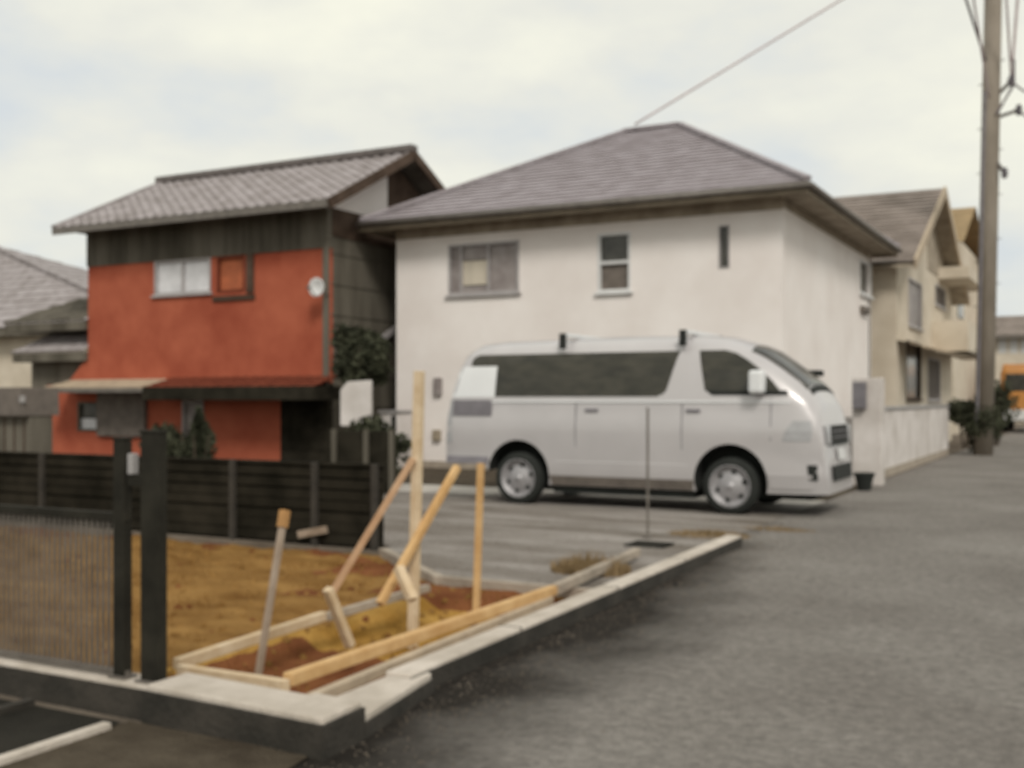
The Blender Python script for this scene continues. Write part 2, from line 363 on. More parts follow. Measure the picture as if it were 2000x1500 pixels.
for j in range(ny):
    for i in range(nx):
        a = j * (nx + 1) + i
        x, y, z = vs[a]; q = noise.noise((x * 0.9, y * 1.1, 3)) + 0.35 * noise.noise((x * 4, y * 4, 9))
        k = 0
        if -4.45 < x < -2.95 and y < 7.3: k = 2
        if -4.35 < x < -3.45 - (y - 4) * .1 and 3.8 < y < 5.3 + .3 * q: k = 1
        if -4.9 < x < -2.95 and 6.75 < y < 7.3 + 0.1 * q: k = 1
        if -5.9 < x < -5.1 and 6.4 < y and q > 0.0: k = 1
        if k == 0 and y > 8.0 - 0.4 * q: k = 1 if q > 0 else 0
        fs.append((a, a + 1, a + nx + 2, a + nx + 1)); mi.append(k)
sb.v = vs; sb.f = fs; sb.mi = mi
struct(sb.build('lot_soil', ['soil', 'red_soil_and_shade', 'gold_soil'], smooth=True))
# edge of the paving where it drops to the soil
sb = MB(); sb.prism([(-5.86, 8.37, -0.2), (-4.555, 7.245, -0.2), (-2.96, 7.245, -0.2), (-2.96, 7.32, -0.2), (-4.52, 7.32, -0.2), (-5.80, 8.42, -0.2)], (0, 0, 0.225))
tag(sb.build('edging_strip', 'old_concrete'), 'pale grey concrete edging between gravel parking and golden soil', 'edging')
# short dry grass on the lot
gb = MB()
for _ in range(5200):
    x = random.uniform(-12, -3.1); y = random.uniform(3.8, 8.2)
    if noise.noise((x * 1.2, y * 1.2, 7)) < -0.05: continue
    z = -0.06 - trench(x, y); h = random.uniform(0.015, 0.05); a = random.uniform(0, 6.28); w = 0.006
    lx, ly = random.uniform(-.02, .02), random.uniform(-.02, .02)
    gb.add([(x - w * math.cos(a), y - w * math.sin(a), z), (x + w * math.cos(a), y + w * math.sin(a), z), (x + lx, y + ly, z + h + 0.02)], [(0, 1, 2)])
tag(gb.build('dry_grass', 'soil', fix=False), 'thin dry stubble on the golden soil of the lot', 'grass', kind='stuff')

# clods and small stones on the soil and grit on the asphalt
def clod(b, x, y, z, s):
    vs = []; n = 6; ph = random.uniform(0, 6.28)
    for k in range(n): a = ph + k * 6.283 / n; rr = s * random.uniform(.7, 1.15); vs.append((x + rr * math.cos(a), y + rr * math.sin(a), z - s * .3))
    for k in range(n): a = ph + k * 6.283 / n; rr = s * random.uniform(.35, .75); vs.append((x + rr * math.cos(a), y + rr * math.sin(a), z + s * random.uniform(.35, .6)))
    b.add(vs, [(k, (k + 1) % n, n + (k + 1) % n, n + k) for k in range(n)] + [tuple(range(n, 2 * n))])
cb_ = [MB(), MB()]
for _ in range(1500):
    x = random.uniform(-11, -3.05); y = random.uniform(3.75, 8.2); s_ = random.choice((.008, .012, .018, .03)) * random.uniform(.7, 1.3)
    clod(cb_[0 if random.random() < .9 else 1], x, y, -0.045 - trench(x, y) + 0.035 * noise.noise((x * 1.3, y * 1.3, 0)), s_)
tag(cb_[0].build('soil_clods', 'soil', fix=False), 'loose golden clods scattered over the lot', 'clods', kind='stuff')
tag(cb_[1].build('soil_clods', 'red_soil_and_shade', fix=False), 'loose red brown clods scattered over the lot', 'clods', kind='stuff')
gb = MB(); gd = MB()
for _ in range(2200):
    y = random.uniform(3.0, 11) ; x = -2.84 - (y - 4.3) * .0238 + abs(random.gauss(0, .35)) + .01
    clod(gd, x, y, .001, random.uniform(.002, .007))
for _ in range(5200):
    x = random.uniform(-9, -3.0); y = random.uniform(7.3, 12.6)
    if y < 8.7 and x < -5.75 + (8.36 - min(y, 8.36)) * 1.17: continue
    clod(gb, x, y, .002, random.uniform(.006, .020))
tag(gb.build('gravel', 'lot_paving', fix=False), 'loose grey gravel on the parking ground', 'gravel', kind='stuff')
tag(gd.build('grit', 'dirt', fix=False), 'dark grit lying on the asphalt along the kerb', 'grit', kind='stuff')

# kerbs round the lot (real steps)
KT = 0.16
def kerb_run(poly, kt, label, nm='kerb'):
    b = MB(); b.prism([(x, y, -0.15) for x, y in poly], (0, 0, 0.15 + kt)); o = b.build(nm, 'concrete', bevel=0.012); return tag(o, label, 'kerb')
o = kerb_run([(-2.85, 4.32), (-2.99, 10.2), (-3.13, 10.2), (-2.99, 4.32)], 0.11, 'long pale concrete kerb running along the road beside the lot')
fb = MB(); fb.prism([(-2.839, 4.32, -0.1), (-2.979, 10.2, -0.1), (-2.989, 10.2, -0.1), (-2.849, 4.32, -0.1)], (0, 0, 0.19)); fb.build('dark_face', 'dark_concrete', o)['label'] = 'outer face of the long kerb, its shade painted near black'  # shade on the road side painted as a near-black strip
# joints of the long kerb
jb = MB()
for y in (5.5, 7.0, 8.5):
    xx = -2.85 - (y - 4.32) * 0.0238; jb.box(xx - 0.142, xx + 0.002, y - 0.004, y + 0.004, 0.02, 0.112)
jo = jb.build('joint', 'dark_concrete', o)
o2 = MB(); o2.prism([(-2.66, 3.42, 0.0), (-2.675, 3.70, 0.0), (-2.93, 3.72, 0.0), (-2.93, 3.68, 0.0), (-3.66, 3.72, 0.0), (-3.66, 3.47, 0.0)], (0, 0, KT))
k2 = thing('corner_kerb', (-2.7, 3.45, 0), 'pale concrete kerb corner at the near end of the lot', 'kerb')
o2.build('kerb_top', 'concrete', k2, bevel=0.012)
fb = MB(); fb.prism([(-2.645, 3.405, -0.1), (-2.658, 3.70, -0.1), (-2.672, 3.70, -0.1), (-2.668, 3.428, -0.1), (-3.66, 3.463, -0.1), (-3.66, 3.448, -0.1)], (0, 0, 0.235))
fb.build('dark_face', 'dark_concrete', k2)['label'] = 'dark outer face of the kerb'  # near-black strip over the outer face
o3 = MB(); o3.prism([(-3.68, 3.50, -0.15), (-3.68, 3.66, -0.15), (-14, 3.66, -0.15), (-14, 3.50, -0.15)], (0, 0, 0.29))
ft = thing('fence_footing', (-3.68, 3.5, 0), 'concrete footing with dark face under the thin bar fence', 'footing')
o3.build('footing_top', 'concrete', ft, bevel=0.01)
MB().box(-14, -3.68, 3.488, 3.499, -0.1, 0.122).build('dark_face', 'dark_concrete', ft)  # near-black strip over the front face
# beige slab outside the corner
sb = MB(); sb.prism([(-2.96, 3.73, -.1), (-2.675, 3.71, -.1), (-2.81, 4.45, -.1), (-2.838, 4.45, -.1), (-2.838, 4.312, -.1), (-2.97, 4.312, -.1)], (0, 0, 0.195))
sl_ = thing('concrete_slab', (-2.8, 3.7, 0), 'low beige concrete slab between the kerb corner and the long kerb', 'slab')
sb.build('slab_top', 'concrete', sl_, bevel=0.01)
fb = MB(); fb.prism([(-2.664, 3.712, -.1), (-2.798, 4.455, -.1), (-2.810, 4.455, -.1), (-2.676, 3.712, -.1)], (0, 0, 0.165)); fb.build('dark_face', 'dark_concrete', sl_)  # dark strip paints the shade along the slab's lower edge
# light edging strips on the dark driveway
for (a, b, m_, l_) in (((-3.70, 1.6), (-3.70, 3.30), 'concrete', 'thin pale concrete strip at the edge of the dark driveway'), ((-4.30, 0.6), (-4.30, 3.40), 'dark_concrete', 'faint grey raised strip across the dark driveway left of the pale one')):
    b_ = MB(); b_.box(a[0] - 0.025, a[0] + 0.025, a[1], b[1], -0.01, 0.035); tag(b_.build('edging_strip', m_, bevel=0.005), l_, 'edging')

# ---------------------------------------------------------------- white house
def white_house():
    x0, x1, y0, y1, zt = -12.85, -4.84, 18.98, 27.2, 4.92
    t = thing('white_house', (x0, y0, 0), 'two storey white rendered house with grey hipped roof behind the silver van', 'house')
    def h(px0, px1, py0, py1):
        a, b = onY(px0, py1, y0), onY(px1, py1, y0); c = onY((px0 + px1) / 2, py0, y0); d = onY((px0 + px1) / 2, py1, y0)
        return (a.x, b.x, d.z, c.z)
    w1 = h(876, 1014, 474, 574); w2 = h(1168, 1232, 455, 570); w3 = h(1404, 1425, 440, 524)
    sa = onX(1679, 575, x1); sbb = onX(1701, 575, x1); sz = onX(1690, 500, x1).z
    sw = (sa.y, sbb.y, onX(1690, 577, x1).z, min(sz + 0.2, 4.6))
    mb = MB()
    panel(mb, 'y', y0, 0.16, x0, x1, 0, zt, [w1, w2, w3])
    panel(mb, 'x', x1, -0.16, y0 + 0.16, y1 - 0.16, 0, zt, [sw])
    panel(mb, 'x', x0, 0.16, y0 + 0.16, y1 - 0.16, 0, zt)
    panel(mb, 'y', y1, -0.16, x0, x1, 0, zt)
    mb.build('wall', 'white_render', t)
    pl = MB(); pl.box(x0 - 0.02, x1 + 0.02, y0 - 0.02, y0 + 0.1, 0, 0.14); pl.box(x1 - 0.1, x1 + 0.02, y0 + 0.101, y1, 0, 0.14)
    pl.build('plinth', 'old_concrete', t)
    window(t, 'y', y0, -1, w1, [(0.0, 0.18, 0, 1, 'frosted'), (0.18, 0.56, 0.18, 0.68, 'curtain'), (0.18, 0.56, 0.68, 1, 'frosted'), (0.18, 0.56, 0.0, 0.18, 'frosted'), (0.56, 1, 0, 1, 'frosted')], mull=(0.18, 0.57), label='wide window with a cream curtain in its middle pane')
    window(t, 'y', y0, -1, w2, [(0, 1, 0, 0.48, 'grey_panel'), (0, 1, 0.48, 1, 'glass')], fm='white_frame', rails=(0.5,), label='narrow upright window with a white middle rail')
    window(t, 'y', y0, -1, w3, [(0, 1, 0, 1, 'glass')], fw=0.025, sill=False, label='slit window under the eave')
    window(t, 'x', x1, 1, sw, [(0, 1, 0, 1, 'glass')], fm='white_frame', label='upright window on the road side')
    # small vent hood below the side window, two fittings on the front wall
    vb = MB(); p = onX(1680, 603, x1); vb.box(x1, x1 + 0.10, p.y - 0.05, p.y + 0.75, p.z - 0.09, p.z + 0.07); vb.build('vent_hood', 'grey_panel', t, bevel=0.02)
    for (px, py, hh, mm) in ((857, 755, 0.36, 'frosted'), (855, 850, 0.22, 'fascia')):
        p = onY(px, py, y0); vb = MB(); vb.box(p.x - 0.09, p.x + 0.09, y0 - 0.09, y0, p.z - hh / 2, p.z + hh / 2); vb.build('wall_fitting', mm, t, bevel=0.02)
    # roof
    ov = 0.55; ez = 5.02
    X0, X1, Y0, Y1 = x0 - ov, x1 + ov, y0 - ov, y1 + ov
    rx0, rx1, ry, rz = -9.45, -8.15, 23.1, 7.40
    rb = MB()
    A, B, Cc, D = (X0, Y0, ez), (X1, Y0, ez), (X1, Y1, ez), (X0, Y1, ez); P, Q = (rx0, ry, rz), (rx1, ry, rz)
    roof_plane(rb, A, B, Q, P, 22); roof_plane(rb, B, Cc, Q, Q, 22); roof_plane(rb, Cc, D, P, Q, 22); roof_plane(rb, D, A, P, P, 22)
    r = rb.build('roof', 'slate', t, fix=False)
    cb = MB()
    for a, b in ((P, Q), (A, P), (B, Q), (Cc, Q), (D, P)):
        a, b = Vector(a) + Vector((0, 0, .05)), Vector(b) + Vector((0, 0, .05)); cb.bar(a, b, 0.16, 0.07)
    cb.build('ridge_cap', 'slate', r)
    sf = MB(); sf.box(X0 + 0.02, X1 - 0.02, Y0 + 0.02, Y1 - 0.02, ez - 0.13, ez - 0.05); sf.build('soffit', 'soffit', t)
    fb = MB(); fb.box(X0, X1, Y0, Y0 + 0.025, ez - 0.19, ez - 0.012); fb.box(X0, X1, Y1 - .025, Y1, ez - 0.19, ez - 0.012)
    fb.box(X0, X0 + .025, Y0 + .027, Y1 - .027, ez - 0.19, ez - 0.012); fb.box(X1 - .025, X1, Y0 + .027, Y1 - .027, ez - 0.19, ez - 0.012)
    fb.build('fascia', 'fascia', t)
    gb = MB(); gb.tube([(X0, Y0 - 0.06, ez - 0.07), (X1 + 0.06, Y0 - 0.06, ez - 0.07)], 0.055); gb.tube([(X1 + 0.06, Y0 - 0.06, ez - 0.07), (X1 + 0.06, Y1, ez - 0.07)], 0.055)
    gb.build('gutter', 'gutter_metal', t, smooth=True)
    fz = MB(); fz.box(x0 - 0.001, x1 + 0.012, y0 - 0.012, y0 - 0.0, ez - 0.34, ez - 0.131); fz.box(x1, x1 + 0.012, y0 + 0.001, y1, ez - 0.30, ez - 0.131)
    fz.build('frieze_board', 'soffit', t)
white_house()

# little white cupboard at the house corner
def cupboard():
    a = onY(742, 905, 18.3); b = onY(778, 905, 18.3); zt = 1.12
    t = thing('storage_cupboard', (a.x, 18.3, 0), 'small white upright cupboard with a dark gap at the left corner of the white house', 'cupboard')
    MB().box(a.x, b.x, 18.3, 18.8, 0, zt).build('body', 'garden_wall', t, bevel=0.02)
    MB().box(a.x - 0.03, b.x + 0.03, 18.26, 18.83, zt + 0.002, zt + 0.05).build('top', 'grey_sheet', t)
    g_ = onY(765, 850, 18.3).x; h_ = onY(774, 850, 18.3).x
    MB().box(g_, h_, 18.28, 18.298, 0.08, zt - 0.05).build('door_gap', 'matt_black', t)
cupboard()

# ---------------------------------------------------------------- red and black house
def red_house():
    y0 = 17.67; x1 = -13.6; x0 = onY(172, 600, y0).x; yb = 22.6
    ez = 5.22
    t = thing('red_house', (x1, y0, 0), 'two storey house with red plaster front, black boards and grey tiled roof', 'house')
    def h(px0, px1, py0, py1):
        a, b = onY(px0, py1, y0), onY(px1, py1, y0); m_ = (px0 + px1) / 2
        return (a.x, b.x, onY(m_, py1, y0).z, onY(m_, py0, y0).z)
    w1 = h(302, 412, 505, 574); w2 = h(424, 478, 500, 570); g1 = h(356, 398, 782, 872); g2 = h(195, 288, 768, 852); g3 = h(152, 192, 785, 842)
    zr = 4.42; ze = 1.62; xg = onY(548, 850, y0).x
    x00 = onY(92, 800, y0).x
    mb = MB(); panel(mb, 'y', y0, 0.15, x0, x1, ze + 0.1, zr, [w1, w2]); mb.build('upper_wall', 'red_plaster', t)
    mb = MB(); panel(mb, 'y', y0, 0.15, x00, xg, 0.0, ze + 0.1, [g1, g2, g3]); mb.build('lower_wall', 'red_plaster', t)
    mb = MB(); panel(mb, 'y', y0, 0.15, xg, x1, 0.0, ze + 0.1)
    for i in range(6): mb.box(xg, x1 - .04, y0 - .02, y0 - .001, .15 + i * .22, .17 + i * .22)
    mb.build('lower_boarding', 'fence_black', t)
    mb = MB()
    mb.box(x0 - 0.015, x1 + 0.015, y0 - 0.03, y0 + 0.15, zr + 0.001, ez + 0.2)
    for i in range(14):
        xx = x0 + (x1 - x0) * (i + 0.5) / 14; mb.box(xx - 0.02, xx + 0.02, y0 - 0.045, y0 - 0.031, zr + 0.02, ez)
    mb.build('shaded_front_boarding', 'dark_board', t)  # dark boards, with the eave's shade painted into the same band
    mb = MB(); panel(mb, 'x', x1, -0.15, y0 + 0.151, yb, 0, ez + 0.05); panel(mb, 'x', x0, 0.15, y0 + 0.151, yb, 0, ez + 0.05); panel(mb, 'y', yb, 0.15, x0, x1, 0, ez + 0.05)
    for i in range(7):
        z = 0.6 + i * 0.62; mb.box(x1, x1 + 0.02, y0 + 0.1, yb, z, z + 0.03)
    mb.build('side_boarding', 'dark_board', t)
    MB().box(x1 + 0.0, x1 + 0.03, y0 + 0.1, yb, ez - 0.55, ez + 0.02).build('top_board', 'brown_board', t)
    # corner board and posts on front
    cbx = onY(636, 600, y0).x
    MB().box(cbx - 0.03, x1 + 0.03, y0 - 0.06, y0 - 0.0, ze, ez).build('corner_board', 'dark_board', t)
    px = onY(490, 540, y0).x
    MB().box(px - 0.09, px + 0.09, y0 - 0.05, y0, onY(490, 572, y0).z, zr).build('trim_board', 'brown_board', t)
    px = onY(484, 576, y0); MB().box(w2[0] - 0.1, px.x + 0.2, y0 - 0.045, y0, px.z - 0.10, px.z).build('ledge', 'brown_board', t)
    window(t, 'y', y0, -1, w1, [(0, 0.5, 0, 1, 'white_blind'), (0.5, 1, 0.0, 1, 'white_blind')], mull=(0.5,), fm='window_frame', label='wide window with a white blind')
    window(t, 'y', y0, -1, w2, [(0, 1, 0, 1, 'orange_shutter')], fm='pent_red', sill=False, label='small window closed by an orange shutter')
    window(t, 'y', y0, -1, g1, [(0, 1, 0, 1, 'frosted')], fm='grey_sheet', label='tall ground floor window with pale frame')
    MB().box(g2[0], g2[1], y0 - 0.10, y0 + 0.05, g2[2], g2[3]).build('shutter_box', 'grey_panel', t, bevel=0.01)
    window(t, 'y', y0, -1, g3, [(0, 1, 0.45, 1, 'glass'), (0, 1, 0, 0.45, 'white_blind')], fm='dark_board', sill=False, label='small ground floor window, half covered')
    # main roof: gable, ridge along x
    X0 = onY(105, 440, y0 - 0.65).x; X1 = x1 + 0.5; ya = y0 - 0.65; yr = y0 + 2.35; yz = yr + 3.0; zr_ = 6.72
    xr = onY(318, 345, yr).x
    rb = MB(); A, B, P, Q = Vector((X0, ya, ez)), Vector((X1, ya, ez)), Vector((xr, yr, zr_)), Vector((X1, yr, zr_))
    roof_plane(rb, A, B, Q, P, 13, rib=0.05); Cc, D = Vector((X1, yz, ez)), Vector((X0, yz, ez))
    roof_plane(rb, Cc, D, P, Q, 13, rib=0.05); roof_plane(rb, D, A, P, P, 13, rib=0.05)
    r = rb.build('roof', 'kawara', t, fix=False)
    cb = MB(); cb.bar(P + Vector((-.15, 0, .10)), Q + Vector((.03, 0, .10)), 0.26, 0.16)
    cb.build('ridge_cap', 'ridge_tile', r, bevel=0.03)
    cb = MB(); cb.bar(A + Vector((0, 0, .04)), P + Vector((0, 0, .05)), 0.16, 0.1); cb.bar(D + Vector((0, 0, .04)), P + Vector((0, 0, .05)), 0.16, 0.1); cb.build('hip_cap', 'kawara', r)
    # barge boards and underside
    bb = MB(); bb.bar(B + Vector((0.02, 0, -.06)), Q + Vector((0.02, 0, -.04)), 0.05, 0.2); bb.bar(Cc + Vector((0.02, 0, -.06)), Q + Vector((0.02, 0, -.04)), 0.05, 0.2)
    bb.build('bargeboard', 'brown_board', r)
    ub = MB(); ub.prism([A + Vector((.03, .03, -.03)), B + Vector((-.03, .03, -.03)), Q + Vector((-.03, 0, -.03)), P + Vector((0, 0, -.03))], (0, 0, -0.08))
    ub.prism([D + Vector((.03, -.03, -.03)), Cc + Vector((-.03, -.03, -.03)), Q + Vector((-.03, 0, -.03)), P + Vector((0, 0, -.03))], (0, 0, -0.08))
    ub.build('soffit', 'dark_board', r)
    fb = MB(); fb.box(X0, X1, ya - 0.05, ya - 0.003, ez - 0.13, ez + 0.02); fb.build('gutter', 'gutter_metal', r)
    # gable wall: pale plaster below the rake, dark to the back
    gz = ez + 0.02
    gb = MB(); gb.prism([(x1 + 0.02, y0 - 0.02, gz), (x1 + 0.02, yr - 0.3, gz), (x1 + 0.02, yr - 0.3, zr_ - 0.37), (x1 + 0.02, y0 - 0.02, ez + 0.14)], (-0.15, 0, 0)); gb.build('gable_plaster', 'white_render', t)['label'] = 'pale plaster gable'
    gb = MB(); gb.prism([(x1 + 0.02, yr - 0.299, gz), (x1 + 0.02, yz - 0.6, gz), (x1 + 0.02, yz - 0.6, ez + 0.12), (x1 + 0.02, yr, zr_ - 0.2), (x1 + 0.02, yr - 0.299, zr_ - 0.36)], (-0.15, 0, 0)); gb.build('gable_boarding', 'brown_board', t)
    # lower pent roof
    xa = onY(285, 760, y0 - 0.8).x
    pb = MB(); roof_plane(pb, (xa, y0 - 0.85, ze - 0.0), (x1 + 0.35, y0 - 0.85, ze - 0.0), (x1 + 0.35, y0, ze + 0.24), (xa, y0, ze + 0.24), 4, rib=0.02)
    pr = pb.build('pent_roof', 'pent_red', t, fix=False)
    MB().box(xa, x1 + 0.35, y0 - 0.9, y0 - 0.06, ze - 0.24, ze + 0.03).build('eave_board', 'fence_black', pr)
    xb = onY(88, 760, y0 - 0.8).x
    pb = MB(); roof_plane(pb, (xb, y0 - 0.85, ze + 0.02), (xa - 0.03, y0 - 0.85, ze + 0.02), (xa - 0.03, y0, ze + 0.22), (xb, y0, ze + 0.22), 3)
    pr = pb.build('side_pent_roof', 'light_trim', t, fix=False)
    MB().box(xb, xa - 0.03, y0 - 0.88, y0 - 0.06, ze - 0.08, ze + 0.008).build('eave_board', 'gutter_metal', pr)
    # left wing: two small tiled roofs stepping down
    for (pa, pb_, pyt, pyb, mm) in ((48, 172, 598, 632, 'dark_board'), (62, 178, 640, 690, 'kawara')):
        a = onY(pa, pyb, y0 + 0.5); b = onY(pb_, pyb, y0 + 0.5); top = onY((pa + pb_) / 2, pyt, y0 + 0.5).z; bot = onY((pa + pb_) / 2, pyb, y0 + 0.5).z
        wb = MB(); roof_plane(wb, (a.x, y0 - 0.1, bot), (x0 + 0.0, y0 - 0.1, bot), (x0 - 0.0, y0 + 1.4, top + .25), (a.x + 0.9, y0 + 1.4, top + .25), 5, rib=0.03)
        wr = wb.build('wing_roof', mm, t, fix=False)
        MB().prism([(a.x + 0.05, y0 - 0.08, bot - 0.02), (x0 - 0.003, y0 - 0.08, bot - 0.02), (x0 - 0.003, y0 + 1.4, bot - 0.02), (a.x + 0.9, y0 + 1.4, bot - 0.02)], (0, 0, -0.2)).build('eave_board', 'dark_board', wr)
    a = onY(70, 720, y0 + 0.5)
    MB().box(a.x + 0.1, x0 - 0.002, y0 + 0.3, y0 + 2.5, 0, onY(100, 690, y0).z - 0.2).build('wing_wall', 'dark_board', t)
    a = onY(135, 735, y0); 
    mb = MB(); mb.prism([(x0 - 0.002, y0, ze + 0.2), (a.x, y0, ze + 0.2), (x0 - 0.002, y0, ze + 0.75)], (0, 0.2, 0)); mb.build('red_flare', 'red_plaster', t)
    # lean-to roof line on the side wall
    p = onX(712, 680, x1 + 0.0); pq = onX(772, 636, x1)
    zlo, zhi = p.z, pq.z
    cb = MB(); cb.bar((x1 + 0.12, p.y, zlo), (x1 + 0.12, pq.y, zhi), 0.05, 0.12); cb.build('side_gutter', 'window_frame', t)
red_house()

# satellite dish on the red wall
def dish():
    p = onY(612, 560, 17.2)
    t = thing('satellite_dish', (p.x, 17.3, p.z), 'small white satellite dish at the right edge of the red wall', 'satellite dish')
    b = MB(); prof = [(0.001, 0.05), (0.08, 0.045), (0.15, 0.02), (0.19, -0.01), (0.185, -0.02), (0.14, 0.01), (0.001, 0.035)]
    b.lathe([(r, a) for r, a in prof], (p.x, 17.3, p.z), 'y', 24); b.build('reflector', 'white_frame', t, smooth=True)
    a = MB(); a.tube([(p.x, 17.34, p.z), (p.x + 0.05, 17.63, p.z - 0.12)], 0.02, 8); a.build('bracket', 'gutter_metal', t)
    a = MB(); a.tube([(p.x, 17.3, p.z - 0.18), (p.x, 17.08, p.z - 0.05)], 0.01, 6); a.box(p.x - .03, p.x + .03, 17.03, 17.09, p.z - .06, p.z); a.build('receiver_arm', 'gutter_metal', t)
dish()

# white meter cabinet on a post beside the red house
def cabinet():
    y = 14.6; a = onY(664, 832, y); b = onY(722, 832, y); zt = onY(700, 743, y).z
    t = thing('signboard', (a.x, y, 0), 'blank white board on dark posts at the right corner of the red house', 'signboard')
    bb = MB(); bb.prism([(a.x, y, a.z), (b.x, y, b.z), (b.x, y, zt), (a.x + 0.14, y, zt - 0.02), (a.x, y, zt - 0.16)], (0, 0.08, 0)); bb.build('board', 'garden_wall', t, bevel=0.015)
    for x in (a.x + 0.05, b.x - 0.05): MB().box(x - 0.03, x + 0.03, y + 0.081, y + 0.13, 0, zt - 0.3).build('post', 'dark_board', t)
cabinet()

# ---------------------------------------------------------------- neighbour houses
def hip_house(nm, lab, x0, x1, y0, y1, ze, rz, rx0, rx1, wall, roofm, ov=0.6, wins=(), rows=12):
    t = thing(nm, (x0, y0, 0), lab, 'house')
    mb = MB(); panel(mb, 'y', y0, 0.15, x0, x1, 0, ze, wins)
    panel(mb, 'x', x1, -0.15, y0 + .15, y1 - .15, 0, ze); panel(mb, 'x', x0, 0.15, y0 + .15, y1 - .15, 0, ze); panel(mb, 'y', y1, -0.15, x0, x1, 0, ze); mb.build('wall', wall, t)
    A, B, Cc, D = (x0 - ov, y0 - ov, ze), (x1 + ov, y0 - ov, ze), (x1 + ov, y1 + ov, ze), (x0 - ov, y1 + ov, ze); ry = (y0 + y1) / 2; P, Q = (rx0, ry, rz), (rx1, ry, rz)
    rb = MB(); roof_plane(rb, A, B, Q, P, rows); roof_plane(rb, B, Cc, Q, Q, rows); roof_plane(rb, Cc, D, P, Q, rows); roof_plane(rb, D, A, P, P, rows)
    r = rb.build('roof', roofm, t, fix=False)
    MB().box(x0 - ov + .03, x1 + ov - .03, y0 - ov + .03, y1 + ov - .03, ze - 0.28, ze - 0.02).build('eave_board', 'dark_board', r)
    cb = MB()
    for a, b in ((P, Q), (A, P), (B, Q)): cb.bar(Vector(a) + Vector((0, 0, .06)), Vector(b) + Vector((0, 0, .06)), 0.2, 0.1)
    cb.build('ridge_cap', roofm, r)
    for w in wins: window(t, 'y', y0, -1, w, [(0, .5, 0, 1, 'glass'), (.5, 1, 0, 1, 'glass')], mull=(0.5,))
    return t
yy = 24.0
e0 = onY(0, 640, yy - 0.6); rdg = onY(-60, 478, yy + 3.5); rr = onY(180, 562, yy - 0.6)
hip_house('neighbour_house', 'cream house with low purple grey tiled roof at the left edge', onY(-420, 700, yy).x, onY(300, 700, yy).x, yy, yy + 7, e0.z, rdg.z + 0.1, onY(-330, 500, yy + 3.5).x, onY(-40, 500, yy + 3.5).x, 'cream_render', 'kawara', rows=16)

# dark shed with a grey roof at the left edge
def shed():
    y = 12.2; a = onY(-160, 800, y); b = onY(86, 812, y); z1 = onY(40, 812, y).z; z2 = onY(40, 757, y).z
    b.x -= .35
    t = thing('garden_shed', (b.x, y, 0), 'dark boarded shed with a grey sheet roof at the left edge', 'shed')
    MB().box(a.x, b.x, y, y + .45, 0, z1).build('wall', 'dark_board', t)
    bx = MB()
    for i in range(12):
        x = a.x + (b.x - a.x) * (i + .5) / 12; bx.box(x - .015, x + .015, y - .015, y - .001, 0.05, z1 - .05)
    bx.build('batten', 'brown_board', t)
    MB().prism([(a.x - .1, y - .15, z1 + .003), (b.x + .02, y - .15, z1 + .003), (b.x + .02, y + .5, z2 + .1), (b.x - 0.06, y - .05, z2), (a.x - .1, y - .05, z2)][:2] + [(b.x + .0, y - .15, z2), (a.x - .1, y - .15, z2)], (0, .72, 0)).build('roof', 'grey_panel', t)
    w = MB(); p = onY(60, 780, y); w.box(p.x - .06, p.x + .06, y - .17, y - .152, p.z - .05, p.z + .06); w.build('patch', 'grey_sheet', t)
shed()

